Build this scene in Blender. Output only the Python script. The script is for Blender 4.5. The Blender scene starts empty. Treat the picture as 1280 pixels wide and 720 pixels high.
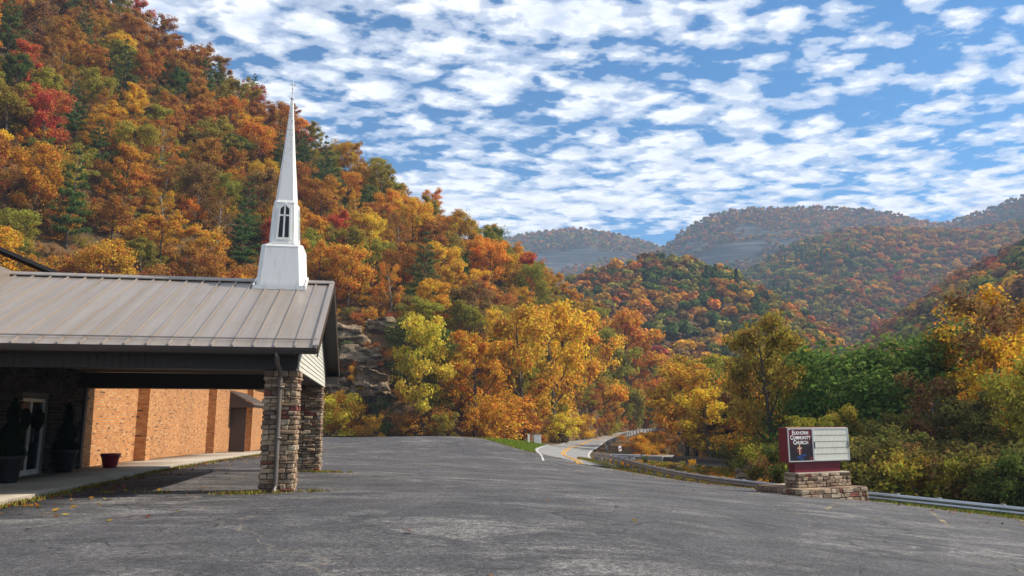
import bpy, math, random
import numpy as np
from mathutils import Vector, Matrix
R = math.radians
random.seed(7)
rng = np.random.default_rng(11)
scene = bpy.context.scene
col = scene.collection

# ------------------------------------------------------------------ camera
PITCH = math.atan(165 / 950)
cam_d = bpy.data.cameras.new("camera")
cam_d.sensor_width = 36.0
cam_d.lens = 36.0 * 950 / 1280
cam_d.clip_start = 0.1
cam_d.clip_end = 9000
cam = bpy.data.objects.new("camera", cam_d)
cam.location = (0, 0, 1.6)
cam.rotation_euler = (R(90) + PITCH, 0, 0)
col.objects.link(cam)
scene.camera = cam

# ------------------------------------------------------------------ sky, sun, exposure
SUN_EL, SUN_AZ = R(40), R(7)          # azimuth measured from +X towards +Y
world = bpy.data.worlds.new("World")
scene.world = world
world.use_nodes = True
wn, wl = world.node_tree.nodes, world.node_tree.links
wn.clear()


def N(nodes, kind, **kw):
    n = nodes.new(kind)
    for k, v in kw.items():
        if k.startswith("i_"):
            n.inputs[k[2:].replace("_", " ")].default_value = v
        else:
            setattr(n, k, v)
    return n


def math_n(nodes, links, op, a, b=None, c=None, clamp=False):
    n = nodes.new("ShaderNodeMath")
    n.operation = op
    n.use_clamp = clamp
    for i, v in enumerate((a, b, c)):
        if v is None:
            continue
        if isinstance(v, (int, float)):
            n.inputs[i].default_value = v
        else:
            links.new(v, n.inputs[i])
    return n.outputs[0]


def ramp(nodes, links, fac, stops, interp="LINEAR"):
    n = nodes.new("ShaderNodeValToRGB")
    n.color_ramp.interpolation = interp
    e = n.color_ramp.elements
    while len(e) < len(stops):
        e.new(0.5)
    for el, (p, c) in zip(e, stops):
        el.position = p
        el.color = (*c, 1) if len(c) == 3 else c
    links.new(fac, n.inputs[0])
    return n.outputs[0]


def mixc(nodes, links, fac, a, b, mode="MIX"):
    n = nodes.new("ShaderNodeMix")
    n.data_type = "RGBA"
    n.blend_type = mode
    for i, v in ((0, fac), (6, a), (7, b)):
        if isinstance(v, (int, float)):
            n.inputs[i].default_value = v
        elif isinstance(v, tuple):
            n.inputs[i].default_value = (*v, 1) if len(v) == 3 else v
        else:
            links.new(v, n.inputs[i])
    return n.outputs[2]


sky = N(wn, "ShaderNodeTexSky", sky_type="NISHITA", sun_disc=False)
sky.sun_elevation = SUN_EL
sky.sun_rotation = R(90) - SUN_AZ
sky.altitude = 300
sky.air_density = 1.0
sky.dust_density = 0.3
sky.ozone_density = 2.5
tc = N(wn, "ShaderNodeTexCoord")
sep = N(wn, "ShaderNodeSeparateXYZ")
wl.new(tc.outputs["Generated"], sep.inputs[0])
zc = math_n(wn, wl, "ADD", math_n(wn, wl, "MAXIMUM", sep.outputs[2], 0.0), 0.06)
cx = math_n(wn, wl, "DIVIDE", sep.outputs[0], zc)
cy = math_n(wn, wl, "DIVIDE", sep.outputs[1], zc)
comb = N(wn, "ShaderNodeCombineXYZ")
wl.new(cx, comb.inputs[0])
wl.new(cy, comb.inputs[1])
mp = N(wn, "ShaderNodeMapping")
mp.inputs["Rotation"].default_value = (0, 0, R(-25))
mp.inputs["Scale"].default_value = (1.0, 1.25, 1)
mp.inputs["Location"].default_value = (3.3, 1.7, 0)
wl.new(comb.outputs[0], mp.inputs[0])
n_big = N(wn, "ShaderNodeTexNoise", i_Scale=1.1, i_Detail=3.0, i_Roughness=0.5)
n_cell = N(wn, "ShaderNodeTexNoise", i_Scale=12.0, i_Detail=8.0, i_Roughness=0.54, i_Distortion=0.1)
n_sh = N(wn, "ShaderNodeTexNoise", i_Scale=7.0, i_Detail=5.0, i_Roughness=0.6)
for n in (n_big, n_cell, n_sh):
    wl.new(mp.outputs[0], n.inputs["Vector"])
n_w = N(wn, "ShaderNodeTexNoise", i_Scale=6.0, i_Detail=3.0)
wl.new(mp.outputs[0], n_w.inputs["Vector"])
warp_w = wn.new("ShaderNodeVectorMath")
warp_w.operation = "MULTIPLY_ADD"
wl.new(n_w.outputs["Color"], warp_w.inputs[0])
warp_w.inputs[1].default_value = (0.16, 0.16, 0)
wl.new(mp.outputs[0], warp_w.inputs[2])
vor = N(wn, "ShaderNodeTexVoronoi", i_Scale=7.0)
wl.new(warp_w.outputs[0], vor.inputs["Vector"])
puff = math_n(wn, wl, "MULTIPLY", math_n(wn, wl, "SUBTRACT", 0.46, vor.outputs["Distance"]), 0.42)
dens = math_n(wn, wl, "ADD", math_n(wn, wl, "ADD", math_n(wn, wl, "MULTIPLY", n_cell.outputs[0], 0.85), math_n(wn, wl, "ADD", puff, 0.10)),
              math_n(wn, wl, "MULTIPLY", math_n(wn, wl, "SUBTRACT", n_big.outputs[0], 0.5), 0.75))
cov = ramp(wn, wl, dens, [(0.36, (0, 0, 0)), (0.48, (0.5,) * 3), (0.61, (1, 1, 1))], "EASE")
fade = ramp(wn, wl, sep.outputs[2], [(0.0, (0.55,) * 3), (0.10, (1, 1, 1))])
cov = math_n(wn, wl, "MULTIPLY", cov, fade)
ccol = ramp(wn, wl, n_sh.outputs[0], [(0.34, (5.4, 6.1, 7.5)), (0.56, (8.9, 9.1, 9.5))])
tint = mixc(wn, wl, 1.0, sky.outputs[0], (0.34, 0.84, 1.12), "MULTIPLY")
skyc = mixc(wn, wl, cov, tint, ccol)
bg = N(wn, "ShaderNodeBackground")
bg.inputs[1].default_value = 0.095
wl.new(skyc, bg.inputs[0])
wo = N(wn, "ShaderNodeOutputWorld")
wl.new(bg.outputs[0], wo.inputs[0])

sun_d = bpy.data.lights.new("sun", "SUN")
sun_d.energy = 4.9
sun_d.angle = R(0.5)
sun_d.color = (1.0, 0.92, 0.80)
sun = bpy.data.objects.new("sun", sun_d)
to_sun = Vector((math.cos(SUN_EL) * math.cos(SUN_AZ), math.cos(SUN_EL) * math.sin(SUN_AZ), math.sin(SUN_EL)))
sun.rotation_euler = to_sun.to_track_quat("Z", "Y").to_euler()
sun.location = to_sun * 100
col.objects.link(sun)
vs = scene.view_settings
vs.view_transform = "Standard"
vs.look = "None"
vs.gamma = 1
vs.exposure = 0.50
vs.use_curve_mapping = False
scene.cycles.max_bounces = 6
scene.cycles.diffuse_bounces = 3
scene.cycles.transmission_bounces = 4
scene.cycles.transparent_max_bounces = 6
scene.cycles.volume_bounces = 0
scene.cycles.use_denoising = True
scene.cycles.denoiser = "OPENIMAGEDENOISE"
scene.cycles.denoising_input_passes = "RGB_ALBEDO_NORMAL"
scene.cycles.denoising_prefilter = "NONE"
scene.cycles.sample_clamp_indirect = 4

# ------------------------------------------------------------------ photo-to-world helpers
CT, ST = math.cos(PITCH), math.sin(PITCH)


def P(px, py, Y):
    """point seen at (px, py) of the 1280 photo, at depth Y"""
    a, b = (px - 640) / 950, (360 - py) / 950
    d = np.array([a, CT - b * ST, ST + b * CT])
    p = d * (Y / d[1])
    p[2] += 1.6
    return p


def proj(X, Y, Z):
    f = Y * CT + (Z - 1.6) * ST
    u = -Y * ST + (Z - 1.6) * CT
    return 640 + 950 * X / f, 360 - 950 * u / f


# ------------------------------------------------------------------ mesh helpers
class MB:
    def __init__(self):
        self.v, self.f, self.m = [], [], []

    def add(self, verts, faces, mi=0):
        o = len(self.v)
        self.v.extend([tuple(map(float, p)) for p in verts])
        self.f.extend([tuple(i + o for i in f) for f in faces])
        self.m.extend([mi] * len(faces))
        return self

    def box(self, a, b, mi=0, M=None):
        (x0, y0, z0), (x1, y1, z1) = a, b
        vs_ = [(x0, y0, z0), (x1, y0, z0), (x1, y1, z0), (x0, y1, z0), (x0, y0, z1), (x1, y0, z1), (x1, y1, z1), (x0, y1, z1)]
        if M is not None:
            vs_ = [M @ Vector(p) for p in vs_]
        return self.add(vs_, [(0, 3, 2, 1), (4, 5, 6, 7), (0, 1, 5, 4), (1, 2, 6, 5), (2, 3, 7, 6), (3, 0, 4, 7)], mi)

    def cbox(self, a, b, c=0.02, jit=0.0, mi=0, M=None):
        """chamfered box, corners jittered"""
        ce = [(a[i] + b[i]) / 2 for i in range(3)]
        h = [(b[i] - a[i]) / 2 for i in range(3)]
        c = min(c, min(h) * 0.6)
        vs_, idx = [], {}
        for sx in (-1, 1):
            for sy in (-1, 1):
                for sz in (-1, 1):
                    j = [random.uniform(-jit, jit) for _ in range(3)]
                    s = (sx, sy, sz)
                    for ax in range(3):
                        p = [ce[k] + s[k] * (h[k] - (0 if k == ax else c)) + j[k] for k in range(3)]
                        idx[(s, ax)] = len(vs_)
                        vs_.append(p)
        fs = []
        for ax in range(3):
            o1, o2 = (ax + 1) % 3, (ax + 2) % 3
            for sg in (-1, 1):
                q = []
                for (u, w) in ((-1, -1), (1, -1), (1, 1), (-1, 1)):
                    s = [0, 0, 0]
                    s[ax], s[o1], s[o2] = sg, u, w
                    q.append(idx[(tuple(s), ax)])
                fs.append(tuple(q if sg > 0 else q[::-1]))
        for ax in range(3):          # edges parallel to ax
            o1, o2 = (ax + 1) % 3, (ax + 2) % 3
            for u in (-1, 1):
                for w in (-1, 1):
                    s0, s1 = [0, 0, 0], [0, 0, 0]
                    s0[ax], s1[ax] = -1, 1
                    s0[o1] = s1[o1] = u
                    s0[o2] = s1[o2] = w
                    s0, s1 = tuple(s0), tuple(s1)
                    q = [idx[(s0, o1)], idx[(s1, o1)], idx[(s1, o2)], idx[(s0, o2)]]
                    fs.append(tuple(q if u * w < 0 else q[::-1]))
        for sx in (-1, 1):
            for sy in (-1, 1):
                for sz in (-1, 1):
                    s = (sx, sy, sz)
                    q = [idx[(s, 0)], idx[(s, 1)], idx[(s, 2)]]
                    fs.append(tuple(q if sx * sy * sz > 0 else q[::-1]))
        if M is not None:
            vs_ = [M @ Vector(p) for p in vs_]
        return self.add(vs_, fs, mi)

    def tube(self, pts, rad, n=8, mi=0, cap=True):
        pts = [Vector(p) for p in pts]
        if isinstance(rad, (int, float)):
            rad = [rad] * len(pts)
        rings, vs_, fs = [], [], []
        for i, p in enumerate(pts):
            d = (pts[min(i + 1, len(pts) - 1)] - pts[max(i - 1, 0)]).normalized()
            ref = Vector((0, 0, 1)) if abs(d.z) < 0.9 else Vector((1, 0, 0))
            s = d.cross(ref).normalized()
            t = d.cross(s)
            for k in range(n):
                an = 2 * math.pi * k / n
                vs_.append(p + (s * math.cos(an) + t * math.sin(an)) * rad[i])
        for i in range(len(pts) - 1):
            for k in range(n):
                fs.append((i * n + k, i * n + (k + 1) % n, (i + 1) * n + (k + 1) % n, (i + 1) * n + k))
        if cap:
            fs.append(tuple(range(n))[::-1])
            fs.append(tuple((len(pts) - 1) * n + k for k in range(n)))
        return self.add(vs_, fs, mi)

    def sweep(self, pts, prof, up=(0, 0, 1), mi=0, closed=True):
        """prof: (side, up) offsets swept along pts"""
        pts = [Vector(p) for p in pts]
        vs_, fs = [], []
        n = len(prof)
        for i, p in enumerate(pts):
            d = (pts[min(i + 1, len(pts) - 1)] - pts[max(i - 1, 0)])
            d.z = 0
            d.normalize()
            s = Vector((d.y, -d.x, 0))
            for (a, b) in prof:
                vs_.append(p + s * a + Vector((0, 0, b)))
        m = n if closed else n - 1
        for i in range(len(pts) - 1):
            for k in range(m):
                fs.append((i * n + k, i * n + (k + 1) % n, (i + 1) * n + (k + 1) % n, (i + 1) * n + k))
        if closed:
            fs.append(tuple(range(n))[::-1])
            fs.append(tuple((len(pts) - 1) * n + k for k in range(n)))
        return self.add(vs_, fs, mi)

    def lathe(self, prof, n=24, c=(0, 0, 0), mi=0):
        vs_, fs = [], []
        for (r, z) in prof:
            for k in range(n):
                an = 2 * math.pi * k / n
                vs_.append((c[0] + r * math.cos(an), c[1] + r * math.sin(an), c[2] + z))
        for i in range(len(prof) - 1):
            for k in range(n):
                fs.append((i * n + k, i * n + (k + 1) % n, (i + 1) * n + (k + 1) % n, (i + 1) * n + k))
        return self.add(vs_, fs, mi)

    def prism(self, poly, axis, a, b, mi=0):
        """poly in the two other axes (cyclic order), extruded along axis from a to b"""
        n = len(poly)
        vs_ = []
        for w in (a, b):
            for (p, q) in poly:
                if axis == 0:
                    vs_.append((w, p, q))
                elif axis == 1:
                    vs_.append((p, w, q))
                else:
                    vs_.append((p, q, w))
        fs = [tuple(range(n))[::-1], tuple(range(n, 2 * n))]
        fs += [(k, (k + 1) % n, n + (k + 1) % n, n + k) for k in range(n)]
        return self.add(vs_, fs, mi)

    def build(self, name, mats, parent=None, smooth=False, loc=None):
        me = bpy.data.meshes.new(name)
        v = self.v
        if loc is not None:
            v = [(p[0] - loc[0], p[1] - loc[1], p[2] - loc[2]) for p in v]
        me.from_pydata(v, [], self.f)
        for mt in (mats if isinstance(mats, (list, tuple)) else [mats]):
            me.materials.append(mt)
        me.polygons.foreach_set("material_index", self.m)
        if smooth:
            me.polygons.foreach_set("use_smooth", [True] * len(self.f))
        me.update()
        o = bpy.data.objects.new(name, me)
        col.objects.link(o)
        if parent is not None:
            o.parent = parent
        elif loc is not None:
            o.location = loc
        return o


def np_mesh(name, verts, faces, mat=None, smooth=False):
    """quads or tris from numpy arrays"""
    me = bpy.data.meshes.new(name)
    verts = np.asarray(verts, dtype=np.float32)
    faces = np.asarray(faces, dtype=np.int32)
    k = faces.shape[1]
    me.vertices.add(len(verts))
    me.vertices.foreach_set("co", verts.ravel())
    me.loops.add(faces.size)
    me.loops.foreach_set("vertex_index", faces.ravel())
    me.polygons.add(len(faces))
    me.polygons.foreach_set("loop_start", np.arange(0, faces.size, k, dtype=np.int32))
    if smooth:
        me.polygons.foreach_set("use_smooth", np.ones(len(faces), dtype=bool))
    if mat is not None:
        me.materials.append(mat)
    me.update(calc_edges=True)
    return me


def link(name, me, parent=None):
    o = bpy.data.objects.new(name, me)
    col.objects.link(o)
    if parent is not None:
        o.parent = parent
    return o


def tag(o, label, cat, group=None, kind=None):
    o["label"] = label
    o["category"] = cat
    if group:
        o["group"] = group
    if kind:
        o["kind"] = kind
    return o


def thing(name, label, cat, loc=(0, 0, 0), rz=0.0, group=None):
    o = bpy.data.objects.new(name, None)
    o.empty_display_size = 0.3
    col.objects.link(o)
    o.location = loc
    o.rotation_euler = (0, 0, rz)
    return tag(o, label, cat, group)


# ------------------------------------------------------------------ materials
class Mat:
    def __init__(self, name):
        self.m = bpy.data.materials.new(name)
        self.m.use_nodes = True
        self.n, self.l = self.m.node_tree.nodes, self.m.node_tree.links
        self.n.clear()
        self.out = self.n.new("ShaderNodeOutputMaterial")

    def coord(self, scale=(1, 1, 1), rot=(0, 0, 0), kind="Object", loc=(0, 0, 0)):
        t = self.n.new("ShaderNodeTexCoord")
        m = self.n.new("ShaderNodeMapping")
        m.inputs["Scale"].default_value = scale
        m.inputs["Rotation"].default_value = rot
        m.inputs["Location"].default_value = loc
        self.l.new(t.outputs[kind], m.inputs[0])
        return m.outputs[0]

    def noise(self, vec, scale, detail=4, rough=0.55, dist=0.0):
        n = self.n.new("ShaderNodeTexNoise")
        n.inputs["Scale"].default_value = scale
        n.inputs["Detail"].default_value = detail
        n.inputs["Roughness"].default_value = rough
        n.inputs["Distortion"].default_value = dist
        self.l.new(vec, n.inputs["Vector"])
        return n.outputs[0]

    def ramp(self, f, stops, interp="LINEAR"):
        return ramp(self.n, self.l, f, stops, interp)

    def mix(self, f, a, b, mode="MIX"):
        return mixc(self.n, self.l, f, a, b, mode)

    def math(self, op, a, b=None, c=None, clamp=False):
        return math_n(self.n, self.l, op, a, b, c, clamp)

    def bump(self, h, strength=0.5, dist=0.02):
        b = self.n.new("ShaderNodeBump")
        b.inputs["Strength"].default_value = strength
        b.inputs["Distance"].default_value = dist
        self.l.new(h, b.inputs["Height"])
        return b.outputs[0]

    def principled(self, color, rough=0.7, metal=0.0, normal=None, spec=None, alpha=None):
        p = self.n.new("ShaderNodeBsdfPrincipled")
        for key, v in (("Base Color", color), ("Roughness", rough), ("Metallic", metal), ("Alpha", alpha), ("Specular IOR Level", spec)):
            if v is None:
                continue
            if isinstance(v, (int, float)):
                p.inputs[key].default_value = v
            elif isinstance(v, tuple):
                p.inputs[key].default_value = (*v, 1)
            else:
                self.l.new(v, p.inputs[key])
        if normal is not None:
            self.l.new(normal, p.inputs["Normal"])
        self.l.new(p.outputs[0], self.out.inputs[0])
        return self.m


def island(M):
    g = M.n.new("ShaderNodeNewGeometry")
    return g.outputs["Random Per Island"]


def plain(name, c, rough=0.6, metal=0.0, var=0.12, scale=3.0, spec=None):
    M = Mat(name)
    nz = M.noise(M.coord(), scale, 5)
    a = tuple(x * (1 - var) for x in c)
    b = tuple(min(1, x * (1 + var)) for x in c)
    return M.principled(M.ramp(nz, [(0.3, a), (0.7, b)]), rough, metal, spec=spec)


def mat_asphalt():
    M = Mat("asphalt")
    v = M.coord()
    fine = M.noise(v, 14, 6, 0.85)
    grit = M.noise(v, 75, 2, 0.9)
    mid = M.noise(v, 1.1, 6, 0.65)
    big = M.noise(v, 0.16, 4, 0.6)
    streak = M.noise(M.coord(scale=(0.5, 1.1, 1), rot=(0, 0, R(-6))), 0.9, 8, 0.78, 0.9)
    base = M.ramp(mid, [(0.3, (0.039, 0.0365, 0.037)), (0.7, (0.070, 0.066, 0.067))])
    worn = M.ramp(streak, [(0.46, (0, 0, 0)), (0.62, (1, 1, 1))])
    wornm = M.math("MULTIPLY", worn, M.ramp(big, [(0.40, (0.06,) * 3), (0.60, (1, 1, 1))]))
    wornm = M.math("MULTIPLY", wornm, M.ramp(fine, [(0.36, (0.25,) * 3), (0.62, (1,) * 3)]))
    c = M.mix(M.math("MULTIPLY", wornm, 0.82), base, (0.265, 0.245, 0.22))
    dark = M.noise(v, 0.5, 5, 0.6, 0.4)
    c = M.mix(M.math("MULTIPLY", M.ramp(dark, [(0.53, (0, 0, 0)), (0.66, (1, 1, 1))]), 0.65), c, (0.034, 0.033, 0.036))
    c = M.mix(1.0, c, M.ramp(fine, [(0.30, (0.35,) * 3), (0.5, (1,) * 3), (0.70, (2.1,) * 3)]), "MULTIPLY")
    c = M.mix(1.0, c, M.ramp(grit, [(0.32, (0.3,) * 3), (0.5, (1,) * 3), (0.68, (2.3,) * 3)]), "MULTIPLY")
    # cracks: thin valleys of a warped cell pattern, only in some patches
    w = M.n.new("ShaderNodeTexVoronoi")
    w.feature = "DISTANCE_TO_EDGE"
    w.inputs["Scale"].default_value = 0.34
    warp = M.n.new("ShaderNodeTexNoise")
    warp.inputs["Scale"].default_value = 0.9
    warp.inputs["Detail"].default_value = 6
    M.l.new(v, warp.inputs["Vector"])
    vm = M.n.new("ShaderNodeMix")
    vm.data_type = "VECTOR"
    vm.inputs[0].default_value = 0.22
    add = M.n.new("ShaderNodeVectorMath")
    add.operation = "MULTIPLY_ADD"
    M.l.new(warp.outputs["Color"], add.inputs[0])
    add.inputs[1].default_value = (2.2, 2.2, 0)
    M.l.new(v, add.inputs[2])
    M.l.new(add.outputs[0], w.inputs["Vector"])
    cr = M.ramp(w.outputs["Distance"], [(0.0, (1,) * 3), (0.014, (0,) * 3)])
    cr = M.math("MULTIPLY", cr, M.ramp(M.noise(v, 0.22, 2), [(0.45, (0,) * 3), (0.55, (1,) * 3)]))
    c = M.mix(M.math("MULTIPLY", cr, 0.8), c, (0.02, 0.02, 0.022))
    # thin pale seams filled with grit
    w2 = M.n.new("ShaderNodeTexVoronoi")
    w2.feature = "DISTANCE_TO_EDGE"
    w2.inputs["Scale"].default_value = 0.11
    M.l.new(add.outputs[0], w2.inputs["Vector"])
    cr2 = M.ramp(w2.outputs["Distance"], [(0.0, (1,) * 3), (0.0035, (0,) * 3)])
    c = M.mix(M.math("MULTIPLY", cr2, M.math("MULTIPLY", mid, 0.8)), c, (0.27, 0.22, 0.15))
    h = M.math("SUBTRACT", M.math("ADD", fine, M.math("MULTIPLY", mid, 0.6)), cr)
    return M.principled(c, 0.82, normal=M.bump(h, 0.65, 0.012), spec=0.35)


def mat_ground():
    M = Mat("leaf_litter")
    v = M.coord()
    n1 = M.noise(v, 0.35, 6, 0.7)
    n2 = M.noise(v, 4.0, 5, 0.7)
    c = M.ramp(n2, [(0.3, (0.035, 0.022, 0.012)), (0.5, (0.13, 0.065, 0.028)), (0.7, (0.24, 0.12, 0.045))])
    c = M.mix(M.ramp(n1, [(0.45, (0,) * 3), (0.65, (1,) * 3)]), c, (0.05, 0.055, 0.022))
    a = M.n.new("ShaderNodeAttribute")
    a.attribute_name = "grass"
    g = M.ramp(n2, [(0.3, (0.05, 0.085, 0.018)), (0.6, (0.15, 0.18, 0.035)), (0.75, (0.26, 0.22, 0.06))])
    c = M.mix(a.outputs["Fac"], c, g)
    return M.principled(c, 0.95, normal=M.bump(n2, 0.8, 0.1), spec=0.1)


def mat_mountain():
    M = Mat("forest_floor_and_rock")
    v = M.coord()
    n2 = M.noise(v, 0.25, 6, 0.7)
    c = M.ramp(n2, [(0.3, (0.04, 0.035, 0.018)), (0.5, (0.11, 0.065, 0.03)), (0.7, (0.19, 0.095, 0.035))])
    a = M.n.new("ShaderNodeAttribute")
    a.attribute_name = "rock"
    st = M.noise(M.coord(scale=(0.002, 0.002, 0.055)), 1.0, 6, 0.65)
    rk = M.ramp(st, [(0.36, (0.025, 0.029, 0.034)), (0.45, (0.10, 0.10, 0.10)), (0.49, (0.03, 0.035, 0.034)), (0.56, (0.035, 0.04, 0.04)), (0.60, (0.14, 0.13, 0.12)), (0.64, (0.035, 0.04, 0.038))])
    c = M.mix(a.outputs["Fac"], c, rk)
    return M.principled(c, 0.95, spec=0.1)


def mat_leaf(name, instanced=False, fixed=None, trans=0.40, hue=0.035, val=(0.62, 1.35), patch=True):
    M = Mat(name)
    if fixed is not None:
        rgb = M.n.new("ShaderNodeRGB")
        rgb.outputs[0].default_value = (*fixed, 1)
        base = rgb.outputs[0]
        rnd = None
    elif instanced:
        a = M.n.new("ShaderNodeAttribute")
        a.attribute_type = "INSTANCER"
        a.attribute_name = "tint"
        base = a.outputs["Color"]
    else:
        oi = M.n.new("ShaderNodeObjectInfo")
        base = oi.outputs["Color"]
    ri = island(M)
    hs = M.n.new("ShaderNodeHueSaturation")
    M.l.new(base, hs.inputs["Color"])
    hv = M.math("MULTIPLY_ADD", ri, 2 * hue, 0.5 - hue)
    if patch:
        nz = M.noise(M.coord(), 0.32, 3, 0.6)
        hv = M.math("ADD", hv, M.math("MULTIPLY_ADD", nz, 0.11, -0.045))
    M.l.new(hv, hs.inputs["Hue"])
    r2 = M.math("FRACT", M.math("MULTIPLY", ri, 37.7))
    M.l.new(M.math("MULTIPLY_ADD", r2, val[1] - val[0], val[0]), hs.inputs["Value"])
    d = M.n.new("ShaderNodeBsdfDiffuse")
    t = M.n.new("ShaderNodeBsdfTranslucent")
    M.l.new(hs.outputs[0], d.inputs[0])
    M.l.new(hs.outputs[0], t.inputs[0])
    mx = M.n.new("ShaderNodeMixShader")
    mx.inputs[0].default_value = trans
    M.l.new(d.outputs[0], mx.inputs[1])
    M.l.new(t.outputs[0], mx.inputs[2])
    M.l.new(mx.outputs[0], M.out.inputs[0])
    return M.m


def mat_brick():
    M = Mat("orange_brick")
    b = M.n.new("ShaderNodeTexBrick")
    b.inputs["Scale"].default_value = 1.0
    b.inputs["Brick Width"].default_value = 0.24
    b.inputs["Row Height"].default_value = 0.08
    b.inputs["Mortar Size"].default_value = 0.011
    b.inputs["Color1"].default_value = (0, 0, 0, 1)
    b.inputs["Color2"].default_value = (1, 1, 1, 1)
    b.inputs["Mortar"].default_value = (0.5, 0.5, 0.5, 1)
    b.inputs["Bias"].default_value = 0.0
    # the wall runs along local y and z; its returns along x and z
    t = M.n.new("ShaderNodeTexCoord")
    s = M.n.new("ShaderNodeSeparateXYZ")
    M.l.new(t.outputs["Object"], s.inputs[0])
    cb = M.n.new("ShaderNodeCombineXYZ")
    M.l.new(M.math("ADD", s.outputs[0], s.outputs[1]), cb.inputs[0])
    M.l.new(s.outputs[2], cb.inputs[1])
    M.l.new(cb.outputs[0], b.inputs["Vector"])
    c = M.ramp(b.outputs["Color"], [(0.0, (0.12, 0.045, 0.020)), (0.06, (0.34, 0.125, 0.035)), (0.22, (0.44, 0.165, 0.042)), (0.65, (0.51, 0.200, 0.055)), (0.92, (0.58, 0.29, 0.11)), (1.0, (0.33, 0.12, 0.04))])
    nz = M.noise(M.coord(), 0.6, 4)
    c = M.mix(1.0, c, M.ramp(nz, [(0.3, (0.85,) * 3), (0.7, (1.1,) * 3)]), "MULTIPLY")
    c = M.mix(b.outputs["Fac"], c, (0.34, 0.24, 0.15))
    return M.principled(c, 0.88, normal=M.bump(M.math("SUBTRACT", 1.0, b.outputs["Fac"]), 0.6, 0.01), spec=0.2)


def mat_stone(name, stops, rough=0.9):
    M = Mat(name)
    c = M.ramp(island(M), stops, "CONSTANT")
    v = M.coord()
    nz = M.noise(v, 11, 6, 0.7)
    c = M.mix(1.0, c, M.ramp(nz, [(0.25, (0.55,) * 3), (0.5, (1,) * 3), (0.8, (1.35,) * 3)]), "MULTIPLY")
    return M.principled(c, rough, normal=M.bump(nz, 0.9, 0.03), spec=0.2)


def mat_roof():
    M = Mat("taupe_standing_seam_metal")
    v = M.coord(scale=(4.5, 0.22, 0.22))
    n = M.noise(v, 1.0, 4, 0.6)
    n2 = M.noise(M.coord(), 0.8, 4, 0.6)
    c = M.ramp(n, [(0.3, (0.285, 0.235, 0.195)), (0.7, (0.37, 0.31, 0.26))])
    c = M.mix(M.ramp(n2, [(0.5, (0,) * 3), (0.8, (0.5,) * 3)]), c, (0.30, 0.25, 0.20))
    return M.principled(c, M.ramp(n2, [(0.3, (0.34,) * 3), (0.7, (0.5,) * 3)]), 0.35)


def mat_white():
    M = Mat("weathered_white_paint")
    v = M.coord()
    n = M.noise(M.coord(scale=(6, 6, 0.8)), 1.6, 6, 0.7)
    n2 = M.noise(v, 26, 3, 0.6)
    c = M.ramp(n, [(0.32, (0.64, 0.62, 0.56)), (0.44, (0.78, 0.765, 0.72)), (0.66, (0.80, 0.79, 0.75)), (0.76, (0.60, 0.58, 0.52))])
    s = M.n.new("ShaderNodeSeparateXYZ")
    t = M.n.new("ShaderNodeTexCoord")
    M.l.new(t.outputs["Object"], s.inputs[0])
    hi = M.ramp(M.math("DIVIDE", s.outputs[2], 12.0), [(0.70, (0,) * 3), (0.84, (1,) * 3)])
    spots = M.ramp(n2, [(0.56, (0,) * 3), (0.64, (1,) * 3)])
    c = M.mix(M.math("MULTIPLY", hi, spots), c, (0.10, 0.10, 0.09))
    return M.principled(c, 0.55)


def mat_bark(name="bark", a=(0.05, 0.038, 0.028), b=(0.16, 0.13, 0.10)):
    M = Mat(name)
    n = M.noise(M.coord(scale=(6, 6, 1.2)), 1.5, 5, 0.7)
    return M.principled(M.ramp(n, [(0.3, a), (0.7, b)]), 0.95, spec=0.1)


def mat_rock():
    M = Mat("outcrop_rock")
    v = M.coord()
    n = M.noise(M.coord(scale=(0.35, 0.35, 1.6)), 1.1, 8, 0.7, 0.5)
    n2 = M.noise(v, 5, 6, 0.75)
    c = M.ramp(n, [(0.3, (0.07, 0.05, 0.035)), (0.46, (0.20, 0.14, 0.085)), (0.6, (0.36, 0.27, 0.175)), (0.75, (0.21, 0.14, 0.085))])
    c = M.mix(1.0, c, M.ramp(n2, [(0.3, (0.6,) * 3), (0.7, (1.2,) * 3)]), "MULTIPLY")
    return M.principled(c, 0.95, normal=M.bump(n2, 1.0, 0.15), spec=0.15)


def mat_worn_paint(name, c, lo=0.42, hi=0.6):
    M = Mat(name)
    n = M.noise(M.coord(), 7, 6, 0.75)
    n2 = M.noise(M.coord(), 0.7, 3, 0.6)
    f = M.math("ADD", M.math("MULTIPLY", n, 0.6), M.math("MULTIPLY", n2, 0.4))
    al = M.ramp(f, [(lo, (0,) * 3), (hi, (1,) * 3)])
    return M.principled(c, 0.8, alpha=al, spec=0.2)


def mat_conc(name="concrete", c=(0.36, 0.33, 0.28), joint=None):
    M = Mat(name)
    v = M.coord()
    n = M.noise(v, 0.8, 7, 0.7)
    n2 = M.noise(v, 22, 3, 0.7)
    cc = M.ramp(n, [(0.3, tuple(x * 0.68 for x in c)), (0.7, tuple(x * 1.12 for x in c))])
    cc = M.mix(1.0, cc, M.ramp(n2, [(0.3, (0.8,) * 3), (0.7, (1.12,) * 3)]), "MULTIPLY")
    return M.principled(cc, 0.9, normal=M.bump(n2, 0.4, 0.01), spec=0.2)


def mat_water():
    M = Mat("creek_water")
    n = M.noise(M.coord(scale=(1, 1, 1)), 2.5, 4, 0.6)
    return M.principled((0.035, 0.026, 0.012), 0.06, normal=M.bump(n, 0.15, 0.03), spec=0.5)


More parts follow.
